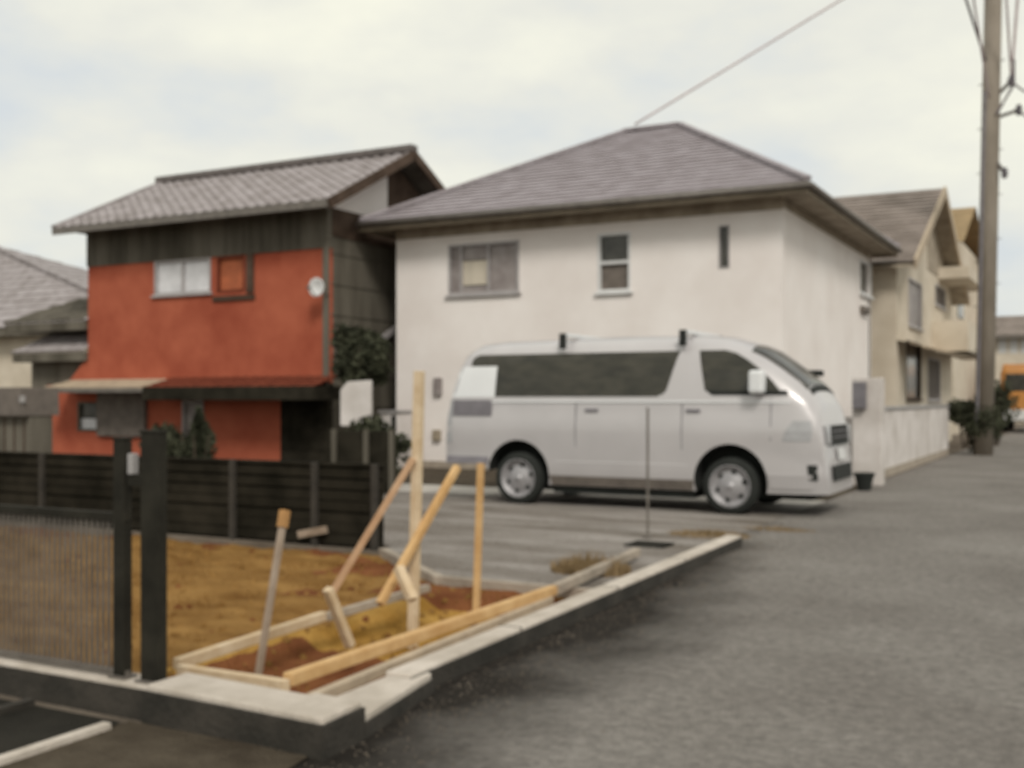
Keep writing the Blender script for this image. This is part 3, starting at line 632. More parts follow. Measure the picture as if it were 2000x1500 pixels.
def gable_house():
    xs = -4.4; y0, yr, y1 = 28.3, 33.6, 39.6; ze, zr = 4.95, 7.43; x0 = -13.0
    t = thing('gabled_house', (xs, y0, 0), 'cream house with a steep brown gable facing the road behind the white house', 'house')
    wins = []
    def hx(a, b, c, d): 
        u0 = onX(a, d, xs).y; u1 = onX(b, d, xs).y; m_ = (a + b) / 2; return (u0, u1, onX(m_, d, xs).z, onX(m_, c, xs).z)
    wa = hx(1774, 1800, 548, 640); wb = hx(1826, 1846, 560, 600); wc = hx(1770, 1798, 668, 780); wd = hx(1812, 1836, 700, 782)
    mb = MB(); panel(mb, 'x', xs, -0.15, y0, y1, 0, ze, [wa, wb, wc, wd]); panel(mb, 'y', y0, 0.15, x0, xs - .15, 0, ze); panel(mb, 'y', y1, -0.15, x0, xs - .15, 0, ze); panel(mb, 'x', x0, 0.15, y0, y1, 0, ze)
    mb.prism([(xs, y0, ze), (xs, y1, ze), (xs, yr, zr - 0.12)], (-0.15, 0, 0)); mb.build('wall', 'cream_render', t)
    for w, pm in ((wa, 'frosted'), (wb, 'grey_panel'), (wc, 'glass'), (wd, 'grey_panel')): window(t, 'x', xs, 1, w, [(0, 1, 0, 1, pm)], fm='brown_board' if pm == 'glass' else 'window_frame')
    rb = MB(); X1 = xs + 0.5; X0 = x0 - 0.5; A, B, Q, P = (X0, y0 - .5, ze - .25), (X1, y0 - .5, ze - .25), (X1, yr, zr), (X0, yr, zr)
    roof_plane(rb, A, B, Q, P, 18); roof_plane(rb, (X1, y1 + .5, ze - .25), (X0, y1 + .5, ze - .25), P, Q, 18); r = rb.build('roof', 'old_slate', t, fix=False)
    bb = MB(); bb.bar((X1, y0 - .5, ze - .32), (X1, yr, zr - .08), .06, .26); bb.bar((X1, y1 + .5, ze - .32), (X1, yr, zr - .08), .06, .26); bb.build('bargeboard', 'light_trim', r)
    ub = MB(); ub.prism([(X0, y0 - .48, ze - .3), (X1 - .04, y0 - .48, ze - .3), (X1 - .04, yr, zr - .05), (X0, yr, zr - .05)], (0, 0, -.08)); ub.prism([(X0, y1 + .48, ze - .3), (X1 - .04, y1 + .48, ze - .3), (X1 - .04, yr, zr - .05), (X0, yr, zr - .05)], (0, 0, -.08)); ub.build('soffit', 'soffit', r)
    # dark gable cladding and balcony
    gz = MB(); gz.prism([(xs + .02, yr + 0.1, ze + .2), (xs + .02, y1 - 0.6, ze + .2), (xs + .02, yr + 0.1, zr - 0.35)], (-.018, 0, 0)); gz.build('gable_cladding', 'soffit', t)
    bl = MB(); c = onX(1832, 545, xs); d = onX(1868, 545, xs); zz = onX(1848, 535, xs).z
    bl.box(xs + .002, xs + 0.9, c.y, d.y, zz - .35, zz); bl.build('canopy', 'cream_render', t)
    bl = MB(); c = onX(1820, 640, xs); d = onX(1880, 640, xs); zz = onX(1848, 640, xs).z
    bl.box(xs + .002, xs + 1.0, c.y, d.y, zz - .9, zz); bl.build('balcony', 'cream_render', t)
    pb = MB(); roof_plane(pb, (xs + 0.9, y0, 2.55), (xs + 0.9, y1, 2.75), (xs, y1, 2.95), (xs, y0, 2.85), 3); pb.build('porch_roof', 'light_trim', t, fix=False)
gable_house()
def far_house():
    xs = -4.2; y0, y1 = 46.0, 56.0
    z = onX(1870, 437, xs)
    t = thing('far_house', (xs, y0, 0), 'distant tan house with an ochre roof between the gable and the utility pole', 'house')
    zz = pt(1870, 470, 45).z
    a = pt(1800, 440, 48); b = pt(1918, 440, 48)
    MB().box(-14, xs - .8, y0, y1, 0, zz - .0).build('wall', 'cream_render', t)
    rb = MB(); rz = pt(1870, 432, 50).z; roof_plane(rb, (-14.5, y0 - .5, zz - .4), (xs - .4, y0 - .5, zz - .4), (xs - .4, y0 + 4, rz), (-14.5, y0 + 4, rz), 12); roof_plane(rb, (xs - .4, y1 + .5, zz - .4), (-14.5, y1 + .5, zz - .4), (-14.5, y0 + 4, rz), (xs - .4, y0 + 4, rz), 12)
    rb.build('roof', 'yellow_brown_roof', t, fix=False)
    w = MB(); w.box(xs - .8, xs - .77, y0 + 1, y0 + 3, zz - 3.2, zz - 1.6); w.build('window', 'glass', t)
far_house()
def end_building():
    Yd = 66; a = pt(1945, 640, Yd); b = pt(2035, 640, Yd)
    y = a.y - 2
    t = thing('low_building', (a.x, y, 0), 'low pale building with a grey roof and white windows at the right edge', 'building')
    z1 = onY(1970, 655, y).z; zt = onY(1970, 628, y).z; x0 = onY(1900, 700, y).x; x1 = onY(2120, 700, y).x
    MB().box(x0, x1, y, y + 8, 0, z1).build('wall', 'cream_render', t)
    rb = MB(); roof_plane(rb, (x0 - .5, y - .6, z1), (x1 + .5, y - .6, z1), (x1 + .5, y + 4, zt + .6), (x0 - .5, y + 4, zt + .6), 10); roof_plane(rb, (x1 + .5, y + 8.6, z1), (x0 - .5, y + 8.6, z1), (x0 - .5, y + 4, zt + .6), (x1 + .5, y + 4, zt + .6), 10); rb.build('roof', 'old_slate', t, fix=False)
    MB().box(x0 - .5, x1 + .5, y - .65, y - .55, z1 - .2, z1 - .01).build('eave_board', 'gutter_metal', t)
    for px in (1950, 1972, 1994, 2016):
        c = onY(px, 690, y); d = onY(px + 16, 690, y); f = MB(); f.box(c.x, d.x, y - .03, y - .002, c.z, onY(px, 662, y).z); f.build('window', 'white_frame', t)
end_building()

# ---------------------------------------------------------------- garden wall along the road with its gate post
def garden_wall():
    x = -3.35; t = thing('garden_wall', (x, 18.7, 0), 'low grey white garden wall along the road beside the white house', 'wall')
    MB().box(x - .15, x, 18.7, 29.5, 0, 1.2).build('block_course', 'garden_wall', t, bevel=0.01)
    MB().box(x - .18, x + .03, 18.72, 29.5, 1.202, 1.26).build('coping', 'grey_sheet', t, bevel=0.01)
    MB().box(-4.9, x - 0.152, 18.75, 18.90, 0, 1.1).build('return_wall', 'garden_wall', t, bevel=0.01)
    MB().box(x + .0, x + .012, 18.9, 29.4, 0.0, 0.16).build('stained_base', 'old_concrete', t)
garden_wall()
def gate_post():
    x = -3.35; t = thing('gate_post', (x, 18.4, 0), 'white gate post carrying a dark letter box right of the van', 'gate post')
    a = onY(1664, 800, 18.35); b = onY(1722, 800, 18.35)
    MB().box(a.x, b.x, 18.35, 18.65, 0, onY(1690, 738, 18.35).z).build('post', 'garden_wall', t, bevel=0.015)
    c = onY(1666, 800, 18.3); d = onY(1692, 800, 18.3)
    MB().box(c.x, d.x, 18.22, 18.348, onY(1680, 798, 18.3).z, onY(1680, 746, 18.3).z).build('letter_box', 'plate_grey', t, bevel=0.01)
gate_post()
def planter():
    p = onZ(1688, 958, 0); t = thing('plant_pot', (p.x, p.y, 0), 'small black round pot on the road beside the van front', 'pot')
    b = MB(); b.lathe([(0.001, 0.004), (.10, 0.004), (.14, .22), (.16, .22), (.16, .27), (.13, .27), (.12, .2), (.001, .2)], (p.x, p.y, 0), 'z', 20); b.build('pot', 'tyre', t, smooth=False)
planter()

# ---------------------------------------------------------------- utility pole and wires
def pole():
    b = onZ(1921, 889, 0); t = thing('utility_pole', (b.x, b.y, 0), 'tall brown grey concrete utility pole at the road side', 'utility pole')
    Y = 3010 / (889 - HZ)
    Y = H * F / (889 - HZ)
    lean = Vector((0.26, 0.0, 0))
    top = b + lean + Vector((0, 0, 13.6))
    MB().tube([b, b + lean * .5 + Vector((0, 0, 6.5)), top], [0.225, 0.215, 0.20], 20).build('shaft', 'pole_concrete', t, smooth=True)
    def at(z): return b + lean * (z / 13) + Vector((0, 0, z))
    def vis(px, py, dY=0.0): return pt(px, py, Y + dY)
    # bands
    for py in (205, 330, 400):
        p = vis(1925, py); q = at(p.z); MB().tube([q - Vector((0, 0, .07)), q + Vector((0, 0, .07))], 0.20, 20).build('band', 'gutter_metal', t)
    # arms with insulators to the right
    for (py, ex, ey, lab) in ((200, 1975, 158, 'a'), (235, 1990, 215, 'b'), (300, 1962, 338, 'c')):
        z = vis(1930, py).z; p = at(z); q = vis(ex, ey, -0.4)
        MB().bar(p, q, 0.07, 0.07).build('bracket_arm', 'gutter_metal', t)
        ib = MB(); ib.lathe([(0.001, -.14), (.05, -.12), (.09, -.05), (.05, -.02), (.10, .04), (.05, .07), (.06, .13), (.001, .14)], q, 'z', 12); ib.build('insulator', 'plate_grey', t)
    z = 12.8; p = at(z); MB().bar(p + Vector((-.9, -.28, 0)), p + Vector((1.1, -.28, 0)), .09, .09).build('cross_arm', 'gutter_metal', t)
    c = at(8.6) + Vector((.42, -.1, 0))
    MB().tube([at(9.7) + Vector((.5, -.1, 0)), c + Vector((.1, 0, .5)), at(8.4) + Vector((.15, -.2, 0))], .035, 8).build('cable_loop', 'dark_cable', t)
    MB().tube([at(.6) + Vector((-.15, -.20, 0)), at(9) + Vector((-.13, -.17, 0))], .035, 8).build('conduit', 'plate_grey', t)
    sb_ = MB()
    for i in range(14):
        q = at(2.6 + i * .55); s = 1 if i % 2 else -1; sb_.tube([q, q + Vector((s * .3, -.04, 0))], .012, 6)
    sb_.build('step_bolts', 'gutter_metal', t)
    # guard wrap at the bottom
    MB().tube([at(.5), at(1.9)], .222, 20).build('guard_wrap', 'black_metal', t)
    return at
at = pole()
def wire(p, q, sag, r, m_, label, n=24, group='overhead wires at the utility pole'):
    p, q = Vector(p), Vector(q); pts = []
    for i in range(n + 1):
        s = i / n; v = p.lerp(q, s); v.z -= sag * 4 * s * (1 - s); pts.append(v)
    o = MB().tube(pts, r, 6).build('wire', m_, smooth=True); tag(o, label, 'wire', group); return o
wire(pt(1240, 243, 24.5), pt(1925, -171, 26.4), 0.0, 0.026, 'cable', 'long straight service wire sloping from the pole top to the white house ridge')
pj = at(12.2) + Vector((-.85, -.28, .1))
wire(pt(1925, 118, 26.6), pt(1868, -60, 24.5), 0.0, 0.032, 'dark_cable', 'thin wire running steeply up to the left from the pole')
wire(pt(1932, 190, 27), pt(1893, -60, 25), 0.05, 0.025, 'cable', 'second thin wire on the left of the pole, closer to it')
wire(pt(1975, 150, 27), pt(1962, -60, 26), 0.0, 0.028, 'cable', 'wire rising from the upper insulator just right of the pole')
wire(pt(1978, 120, 27), pt(1992, -60, 27), 0.0, 0.035, 'cable', 'rightmost wire rising near the right edge')
wire(pt(1975, 158, 27), pt(2080, 190, 25), 0.2, 0.025, 'dark_cable', 'wire leaving the upper insulator toward the right')
wire(pt(1990, 215, 27), pt(2090, 250, 25), 0.2, 0.025, 'dark_cable', 'wire leaving the lower insulator toward the right')

# ---------------------------------------------------------------- shrubs
def shrub(c, rad, n, size, m_, lab, nm='shrub', clumps=16, gr='dark shrubs round the houses', cone=0.0):
    t = thing(nm, (c[0], c[1], 0), lab, 'shrub', gr)
    leaves(MB(), c, rad, n, size, clumps=clumps, cone=cone).build('foliage', m_, t, fix=False)
    sb_ = MB(); 
    for k in range(5):
        a = k * 1.3; sb_.tube([(c[0] + .05 * math.cos(a), c[1] + .05 * math.sin(a), 0), (c[0] + rad[0] * .5 * math.cos(a), c[1] + rad[1] * .5 * math.sin(a), c[2] + rad[2] * .3)], [.03, .01], 6)
    sb_.build('stem', 'bark', t)
p = pt(1915, 822, 27.6); shrub((p.x - .1, p.y, .75), (.75, .6, .62), 2600, .07, 'leaf_dark', 'dark low bush round the foot of the utility pole')
p = pt(1885, 805, 31); shrub((p.x, p.y, 1.0), (.5, .8, .35), 900, .09, 'leaf_dark', 'dark bush just left of the pole behind the garden wall')
p = pt(1945, 770, 33); shrub((p.x, p.y, 1.3), (.6, .6, 1.1), 1600, .09, 'leaf_dark', 'taller dark bush right behind the utility pole')
p = onY(385, 900, 13.0); shrub((p.x, 13.0, .64), (.52, .45, .62), 4800, .06, 'leaf_dark', 'dark pointed shrub in front of the pale ground floor window', cone=.85)
p = onY(690, 690, 16.9); shrub((p.x + .1, 16.9, 2.15), (.72, .4, .7), 4200, .08, 'leaf_dark', 'dark evergreen bush against the right corner of the red house')
p = onY(735, 850, 14.3); shrub((p.x, 14.3, .65), (.5, .5, .6), 2200, .07, 'leaf_dark', 'dark bush under the blank white board')
p = onY(330, 870, 15.5); shrub((p.x, 15.5, .45), (.8, .5, .42), 2200, .07, 'leaf_dark', 'low dark bush left of the pointed shrub')

# ---------------------------------------------------------------- orange truck far right
def truck():
    Yd = 46; a = pt(1953, 800, Yd); t = thing('parked_truck', (a.x, a.y, 0), 'orange tipper truck parked far away at the right edge', 'truck')
    x, y = a.x, a.y
    MB().box(x, x + 2.2, y, y + 1.7, .75, 2.75).build('cab', 'truck_orange', t, bevel=.25)
    MB().box(x + .2, x + 2.0, y - .02, y + .1, 1.7, 2.45).build('windscreen', 'glass', t, bevel=.05)
    MB().box(x - .05, x + 2.25, y + 1.9, y + 5.6, 1.0, 2.9).build('tipper_body', 'truck_orange', t, bevel=.06)
    MB().box(x + .05, x + 2.15, y - .1, y + 5.5, .45, .74).build('chassis', 'tyre', t)
    MB().box(x + .1, x + 2.1, y - .16, y - .02, .5, .95).build('bumper', 'white_frame', t, bevel=.04)
    for yy_ in (y + .9, y + 4.4):
        for xx in (x + .12, x + 2.08):
            w = MB(); w.lathe([(.001, -.13), (.42, -.13), (.48, -.08), (.48, .08), (.42, .13), (.001, .13)], (xx, yy_, .48), 'x', 20); w.build('wheel', 'tyre', t)
truck()

# ---------------------------------------------------------------- back fence of the lot (dark slats)
def back_fence():
    y = 8.46; x1 = -5.9; x0 = -16.5
    t = thing('slat_fence', (x1, y, 0), 'low black slatted fence along the back of the lot', 'fence')
    b = MB(); b.box(x0, x1, y + .03, y + .045, -0.02, .76); b.build('backing', 'fence_black', t)
    b = MB()
    for i in range(7): b.box(x0, x1, y, y + .028, .02 + i * .105 + random.uniform(-.006, .006), .02 + i * .105 + random.uniform(.078, .094))
    b.build('slats', 'fence_black', t)
    for px in (458, 618, 735):
        p = onY(px, 900, y); MB().box(p.x - .03, p.x + .03, y - .05, y - .002, -.05, .79).build('post', 'post_dark', t)
    for x in (-10.5, -12.2, -13.9, -15.6): MB().box(x - .03, x + .03, y - .05, y - .002, -.05, .79).build('post', 'post_dark', t)
    MB().box(x0, x1 + .02, y - .01, y + .06, .762, .79).build('cap_rail', 'fence_black', t)
back_fence()
def side_screen():
    # dark panel fence that closes the yard of the red house toward the parking place
    x = -7.9; y = 12.9
    a = onY(665, 860, 13.2); b = onY(770, 915, 13.2)
    t = thing('yard_screen', (a.x, 13.2, 0), 'dark brown board screen between the red house yard and the parking place', 'fence')
    MB().box(a.x - .2, b.x, 13.2, 13.24, 0.03, .93).build('panel', 'fence_black', t)
    for x_ in (a.x - .1, (a.x + b.x) / 2, b.x - .03): MB().box(x_ - .035, x_ + .035, 13.15, 13.198, 0, .95).build('post', 'dark_board', t)
side_screen()
# loose plank by the fence
a = onY(583, 1044, 8.40); b = onY(638, 1034, 8.40); o = MB().bar((a.x, a.y, a.z), (b.x, b.y, b.z), .03, .07).build('plank', 'grey_stake'); tag(o, 'short brownish plank leaning against the black slatted fence', 'plank')

# ---------------------------------------------------------------- near fence: bars and two dark posts
def near_fence():
    y = 3.56; p0 = onZ(305, 1386, 0); 
    xe = onY(250, 1200, y).x; xs = -8.4
    t = thing('bar_fence', (xe, y, .14), 'dark metal fence of thin upright bars on its footing at the left edge', 'fence')
    zt = onY(120, 1000, y).z
    n = 98
    for i in range(n):
        x = xe - .05 - i * .036
        if x < xs: break
        MB().box(x - .005, x + .005, y - .006, y + .006, .15, zt - .02).build('bar', 'bar_metal', t)
    MB().box(xs, xe, y - .018, y + .018, zt - .02, zt + .015).build('top_rail', 'black_metal', t)
    MB().box(xs, xe, y - .014, y + .014, .15, .175).build('bottom_rail', 'bar_metal', t)
    return y
near_fence()
def posts():
    y = 3.565
    for (pa, pb, ptop, d, lab) in ((229, 250, 860, .05, 'thinner dark square post at the end of the bar fence'), (283, 318, 846, .055, 'thick black square gate post on the kerb in front of the soil')):
        a = onY(pa, 1300, y).x; b = onY(pb, 1300, y).x; zt = onY((pa + pb) / 2, ptop, y).z
        t = thing('fence_post' if d < .08 else 'gate_post', ((a + b) / 2, y, 0), lab, 'post')
        zb = .141 if d < .08 else KT + .001
        MB().box(a, b, y - d / 2, y + d / 2, zb, zt).build('shaft', 'black_metal', t, bevel=.004)
        MB().box(a - .004, b + .004, y - d / 2 - .004, y + d / 2 + .004, zt + .001, zt + .014).build('cap', 'black_metal', t, bevel=.003)
        MB().box(a - .02, b + .02, y - d / 2 - .015, y + d / 2 + .015, zb, zb + .012).build('base_plate', 'gutter_metal', t)
    # latch bars between
    a = onY(256, 935, y); b = onY(282, 935, y)
    t = thing('gate_latch', (a.x, y, 0), 'dark latch with a bright lock case between the two black posts', 'latch')
    MB().box(a.x, b.x, y - .02, y + .02, a.z - .03, a.z + .02).build('bolt', 'black_metal', t)
    c = onY(263, 905, y); MB().box(c.x - .016, c.x + .016, y - .03, y + .01, a.z + .021, c.z + .045).build('lock_case', 'grey_sheet', t, bevel=.005)
posts()

# ---------------------------------------------------------------- batter boards and stakes on the lot
def timber_bar(nm, p, q, w, h_, m_, lab, cat, bevel=.004, gr=None):
    o = MB().bar(p, q, w, h_).build(nm, m_, bevel=bevel); return tag(o, lab, cat, gr)
def stake(px, py, ptop, w, m_, lab, dx=0, nm='stake', z0=-.1, zb=-.35):
    b = onZ(px, py, z0); Y = (H - z0) * F / (py - HZ); tp = pt(px + dx, ptop, Y)
    b2 = b + (b - tp).normalized() * .2
    return timber_bar(nm, b2, tp, w, w, m_, lab, 'stake', gr='timber stakes standing in the lot'), b, tp, Y
_, P1b, P1t, Y1 = stake(806, 1246, 725, .055, 'pale_timber', 'tallest pale timber stake rising in front of the van rear', dx=13)
_, P2b, P2t, Y2 = stake(930, 1192, 905, .042, 'timber', 'shorter upright timber stake right of the tall one', dx=9)
k = (895 - 725) / (1246 - 725)
D1t = P1t.lerp(P1b, k) + Vector((0, -.045, 0)); D1b = pt(640, 1172, Y1 - .15)
timber_bar('brace', D1b, D1t, .04, .04, 'red_timber', 'long reddish timber brace leaning from the lower left against the tall stake', 'brace', gr='leaning timber braces')
timber_bar('brace', pt(742, 1180, 6.55), pt(893, 912, 7.2), .045, .045, 'timber', 'leaning timber brace crossing behind the tall stake', 'brace', gr='leaning timber braces')
timber_bar('stake', pt(684, 1262, 6.15), pt(640, 1150, 6.0), .05, .045, 'pale_timber', 'short stubby stake tilted across the back rail', 'stake')
timber_bar('block', pt(778, 1108, 6.5), pt(806, 1172, 6.4), .055, .05, 'pale_timber', 'short offcut nailed beside the tall stake at rail height', 'timber offcut')
zr = .10
A0 = onZ(345, 1297, zr); A1 = onZ(632, 1203, zr); A2 = onZ(836, 1148, zr)
timber_bar('rail', A0, A1, .045, .055, 'pale_timber', 'pale rail running from the near frame corner back to the short stake', 'timber rail', gr='timber rails laid round the trench')
timber_bar('rail', A1 + Vector((0, .03, -.01)), A2, .045, .05, 'old_concrete', 'greyer rail continuing from the short stake toward the gravel', 'timber rail', gr='timber rails laid round the trench')
B1 = onZ(560, 1340, zr)
timber_bar('rail', A0 + Vector((.04, -.02, -.02)), B1, .045, .055, 'pale_timber', 'short near rail lying parallel to the corner kerb', 'timber rail', gr='timber rails laid round the trench')
C1 = onZ(1082, 1152, zr)
timber_bar('rail', B1 + Vector((-.02, .03, .02)), C1, .055, .06, 'timber', 'long yellow timber rail running parallel inside the road kerb', 'timber rail', gr='timber rails laid round the trench')
timber_bar('rail', onZ(1086, 1150, zr - .03), onZ(1245, 1078, zr - .03), .06, .07, 'old_concrete', 'grey rail end beyond the long yellow rail', 'timber rail', gr='timber rails laid round the trench')
timber_bar('rail', B1 + Vector((.12, .02, -.05)), onZ(1075, 1172, .05), .05, .05, 'light_trim', 'lower brown timber between the yellow rail and the kerb', 'timber rail', gr='timber rails laid round the trench')
# thin stake with orange tip
b = onZ(500, 1345, -.06); Yb = 1.46 * F / (1345 - HZ); tp = pt(556, 1000, Yb + .25)
t = thing('marker_stake', b, 'thin leaning grey marker stake with an orange tip', 'stake')
MB().bar(b + (b - tp) * .1, tp, .028, .028).build('shaft', 'grey_stake', t); 
MB().bar(tp - (tp - b) * .09, tp + (tp - b) * .01, .042, .042).build('tip', 'orange_tip', t)
# thin rod in front of the van, with plate and clods
b = onZ(1265, 1052, 0); tp = pt(1265, 796, H * F / (1052 - HZ))
t = thing('survey_rod', b, 'thin dark upright rod standing in front of the van', 'rod')
MB().tube([b - Vector((0, 0, .1)), tp], .014, 8).build('shaft', 'gutter_metal', t); MB().tube([b, b + Vector((0, 0, .03))], .05, 10).build('foot', 'gutter_metal', t)
a = onZ(1222, 1066, 0); b = onZ(1322, 1066, 0)
t = thing('drain_grate', a, 'dark rectangular drain grate in the gravel at the foot of the rod', 'drain')
gb = MB(); gb.box(a.x, b.x - .05, a.y - .05, a.y + .28, .0, .02); gb.build('frame', 'matt_black', t)
gb = MB()
for i in range(10): x = a.x + .03 + i * .04; gb.box(x, x + .015, a.y - .03, a.y + .26, .0205, .028)
gb.build('bars', 'black_metal', t)
def tuft(px, py, rx, ry, rz_, n, lab, kd=None):
    p = onZ(px, py, 0); b = MB()
    for _ in range(n):
        a = random.uniform(0, 6.28); r = random.random() ** .5; x, y = p.x + rx * r * math.cos(a), p.y + ry * r * math.sin(a)
        h_ = rz_ * random.uniform(.4, 1) * (1.1 - r * .7); lx, ly = random.uniform(-.5, .5) * h_, random.uniform(-.5, .5) * h_; w = .009; q = random.uniform(0, 6.28)
        b.add([(x - w * math.cos(q), y - w * math.sin(q), -.02), (x + w * math.cos(q), y + w * math.sin(q), -.02), (x + lx, y + ly, h_)], [(0, 1, 2)])
    o = b.build('weed_clump', 'leaf_dry', fix=False); tag(o, lab, 'weeds', kind=kd)
tuft(1155, 1118, .34, .25, .22, 1100, 'brown dry weed clump between the grey rail and the gravel')
tuft(1385, 1046, .45, .3, .08, 800, 'low brown weeds at the far end of the kerb', 'stuff')
tuft(1520, 1035, .4, .18, .05, 500, 'thin brown weeds on the asphalt edge below the van nose', 'stuff')

# ---------------------------------------------------------------- the silver van
def van():
    RX, NY = -7.97, 12.94; L = 5.17; HWm = 0.90
    t = thing('parked_van', (RX + L / 2, NY + HWm, 0), 'silver van with long dark side windows and a roof carrier, parked before the white house', 'van')
    T = [(0, .72), (.008, .95), (.03, 1.35), (.09, 1.70), (.16, 1.95), (.24, 2.10), (.36, 2.17), (.7, 2.20), (2.5, 2.23), (3.6, 2.215), (3.9, 2.18), (4.15, 2.10), (4.35, 2.01), (4.6, 1.83), (4.8, 1.67), (4.94, 1.53), (5.05, 1.34), (5.11, 1.10), (5.125, .86), (5.155, .62), (5.17, .42)]
    def interp(tab, x):
        if x <= tab[0][0]: return tab[0][1]
        for (a, b), (c, d) in zip(tab, tab[1:]):
            if x <= c: return b + (d - b) * (x - a) / (c - a)
        return tab[-1][1]
    HW = [(.2, .82), (.32, .85), (.46, .885), (.54, .895), (.60, .872), (.80, .895), (1.02, .905), (1.20, .885), (1.30, .870), (1.36, .878), (1.42, .865), (2.02, .775), (2.25, .72)]
    def plan(x):
        f = 1.0
        if x > 4.2: u = (x - 4.2) / .97; f -= .17 * u ** 2.6
        if x < .25: u = (.25 - x) / .25; f -= .04 * u ** 2
        return f
    def zbf(x): return .52 if x < .64 else (.27 if x > .78 else .52 - (x - .64) / .14 * .25)
    def hw(x, z): return interp(HW, z) * plan(x)
    def side(x, z):
        zt = interp(T, x); zb = zbf(x); s = min(1, max(0, (z - zb) / (zt - zb)))
        return hw(x, z) * max(0, 1 - s ** 12) ** (1 / 3.0)
    def ztop(x, y):   # height of the upper surface at (x,y)
        lo, hi = .6, interp(T, x)
        if side(x, lo) < abs(y): return None
        for _ in range(30):
            m_ = (lo + hi) / 2
            if side(x, m_) > abs(y): lo = m_
            else: hi = m_
        return lo
    def xfront(y, z):
        lo, hi = 3.8, L
        for _ in range(30):
            m_ = (lo + hi) / 2
            if interp(T, m_) > z and side(m_, z) >= abs(y): lo = m_
            else: hi = m_
        return lo
    O = Vector((RX, NY + HWm, 0))
    xs = [0, .004, .008, .02, .03, .06, .09, .13, .16, .2, .24, .3,   .36, .45, .6, .64, .71, .78] + [.8 + .2 * i for i in range(16)] + [3.9, 4.0, 4.1, 4.2, 4.3, 4.4, 4.5, 4.6, 4.7, 4.8, 4.86, 4.92, 4.96, 5.0, 5.03, 5.05, 5.07, 5.09, 5.11, 5.13, 5.145, 5.158, 5.17]
    ss = [0, .03, .08, .15, .25, .35, .42, .46, .5, .54, .58, .63, .68, .74, .80, .85, .89, .92, .94, .96, .975, .987, .995, 1.0]
    vs = []; n = 0
    for x in xs:
        zt = interp(T, x); zb = zbf(x); ring = []
        for s in ss: z = zb + (zt - zb) * s; ring.append((-side(x, z) if s < 1 else 0, z))
        full = ring + [(-y, z) for y, z in reversed(ring[:-1])]
        n = len(full)
        vs += [O + Vector((x, y, z)) for y, z in full]
    fs = []
    for i in range(len(xs) - 1):
        for j in range(n):
            j2 = (j + 1) % n; fs.append((i * n + j, i * n + j2, (i + 1) * n + j2, (i + 1) * n + j))
    fs.append(tuple(range(n))); fs.append(tuple((len(xs) - 1) * n + k for k in range(n - 1, -1, -1)))
    b = MB(); b.add(vs, fs); body = b.build('body', ['van_paint', 'tyre'])
    # wheel arches
    WX = (-6.83 - RX, -3.94 - RX); wr = .345
    for wx in WX:
        for sgn in (-1, 1):
            c = MB(); y0, y1 = (-1.05, -.55) if sgn < 0 else (.55, 1.05)
            c.lathe([(.0005, y0), (.455, y0), (.455, y1), (.0005, y1)], O + Vector((wx, 0, .40)), 'y', 48)
            co = c.build('cutter', 'tyre'); md = body.modifiers.new('b', 'BOOLEAN'); md.operation = 'DIFFERENCE'; md.object = co; md.solver = 'EXACT'
            dg = bpy.context.evaluated_depsgraph_get(); me = bpy.data.meshes.new_from_object(body.evaluated_get(dg)); old = body.data; body.modifiers.clear(); body.data = me
            bpy.data.meshes.remove(old); cm = co.data; bpy.data.objects.remove(co); bpy.data.meshes.remove(cm)
    if len(body.data.materials) < 2:
        body.data.materials.clear(); body.data.materials.append(MATS['van_paint']); body.data.materials.append(MATS['tyre'])
    for p in body.data.polygons:
        c = p.center; q = False
        for wx in WX:
            d = math.hypot(c.x - (O.x + wx), c.z - .40)
            if d < .462 and abs(c.y - O.y) > .5 and (abs(p.normal.y) < .5 or abs(c.y - O.y) < .6): q = True
        if c.z < .54 and p.normal.z < -.5: q = True
        p.material_index = 1 if q else 0; p.use_smooth = not q
    body.name = 'body'; body.parent = t; body.location = -Vector(t.location)
    try: body.data.set_sharp_from_angle(angle=R(40))
    except Exception: pass

    def patch(rows, name, m_, sgn=-1, off=.006, cols=8, label=None):
        """rows = [(z, xl, xr)] on the side surface"""
        bb = MB(); V = []
        for z, xl, xr in rows:
            for i in range(cols + 1):
                x = xl + (xr - xl) * i / cols; V.append(O + Vector((x, sgn * (side(x, z) + off), z)))
        k_ = cols + 1; N = len(V); V2 = [v - Vector((0, sgn * (off + .004), 0)) for v in V]
        Fs = [(r * k_ + i, r * k_ + i + 1, (r + 1) * k_ + i + 1, (r + 1) * k_ + i) for r in range(len(rows) - 1) for i in range(cols)]
        bd = [i for i in range(k_)] + [r * k_ + cols for r in range(1, len(rows))] + [(len(rows) - 1) * k_ + i for i in range(cols - 1, -1, -1)] + [r * k_ for r in range(len(rows) - 2, 0, -1)]
        Fs += [(bd[i], bd[(i + 1) % len(bd)], bd[(i + 1) % len(bd)] + N, bd[i] + N) for i in range(len(bd))]
        bb.add(V + V2, Fs); o = bb.build(name, m_, t, smooth=False)
        if label: o['label'] = label
        return o
    def zrows(fn, z0, z1, n_=10): return [(z0 + (z1 - z0) * i / n_, *fn(z0 + (z1 - z0) * i / n_)) for i in range(n_ + 1)]
    def rnd(z, z0, z1, r):   # corner inset
        d = min(z - z0, z1 - z); return 0 if d >= r else r - math.sqrt(max(0, r * r - (r - d) ** 2))
    Z0, Z1, ZN = 1.43, 2.00, 1.845
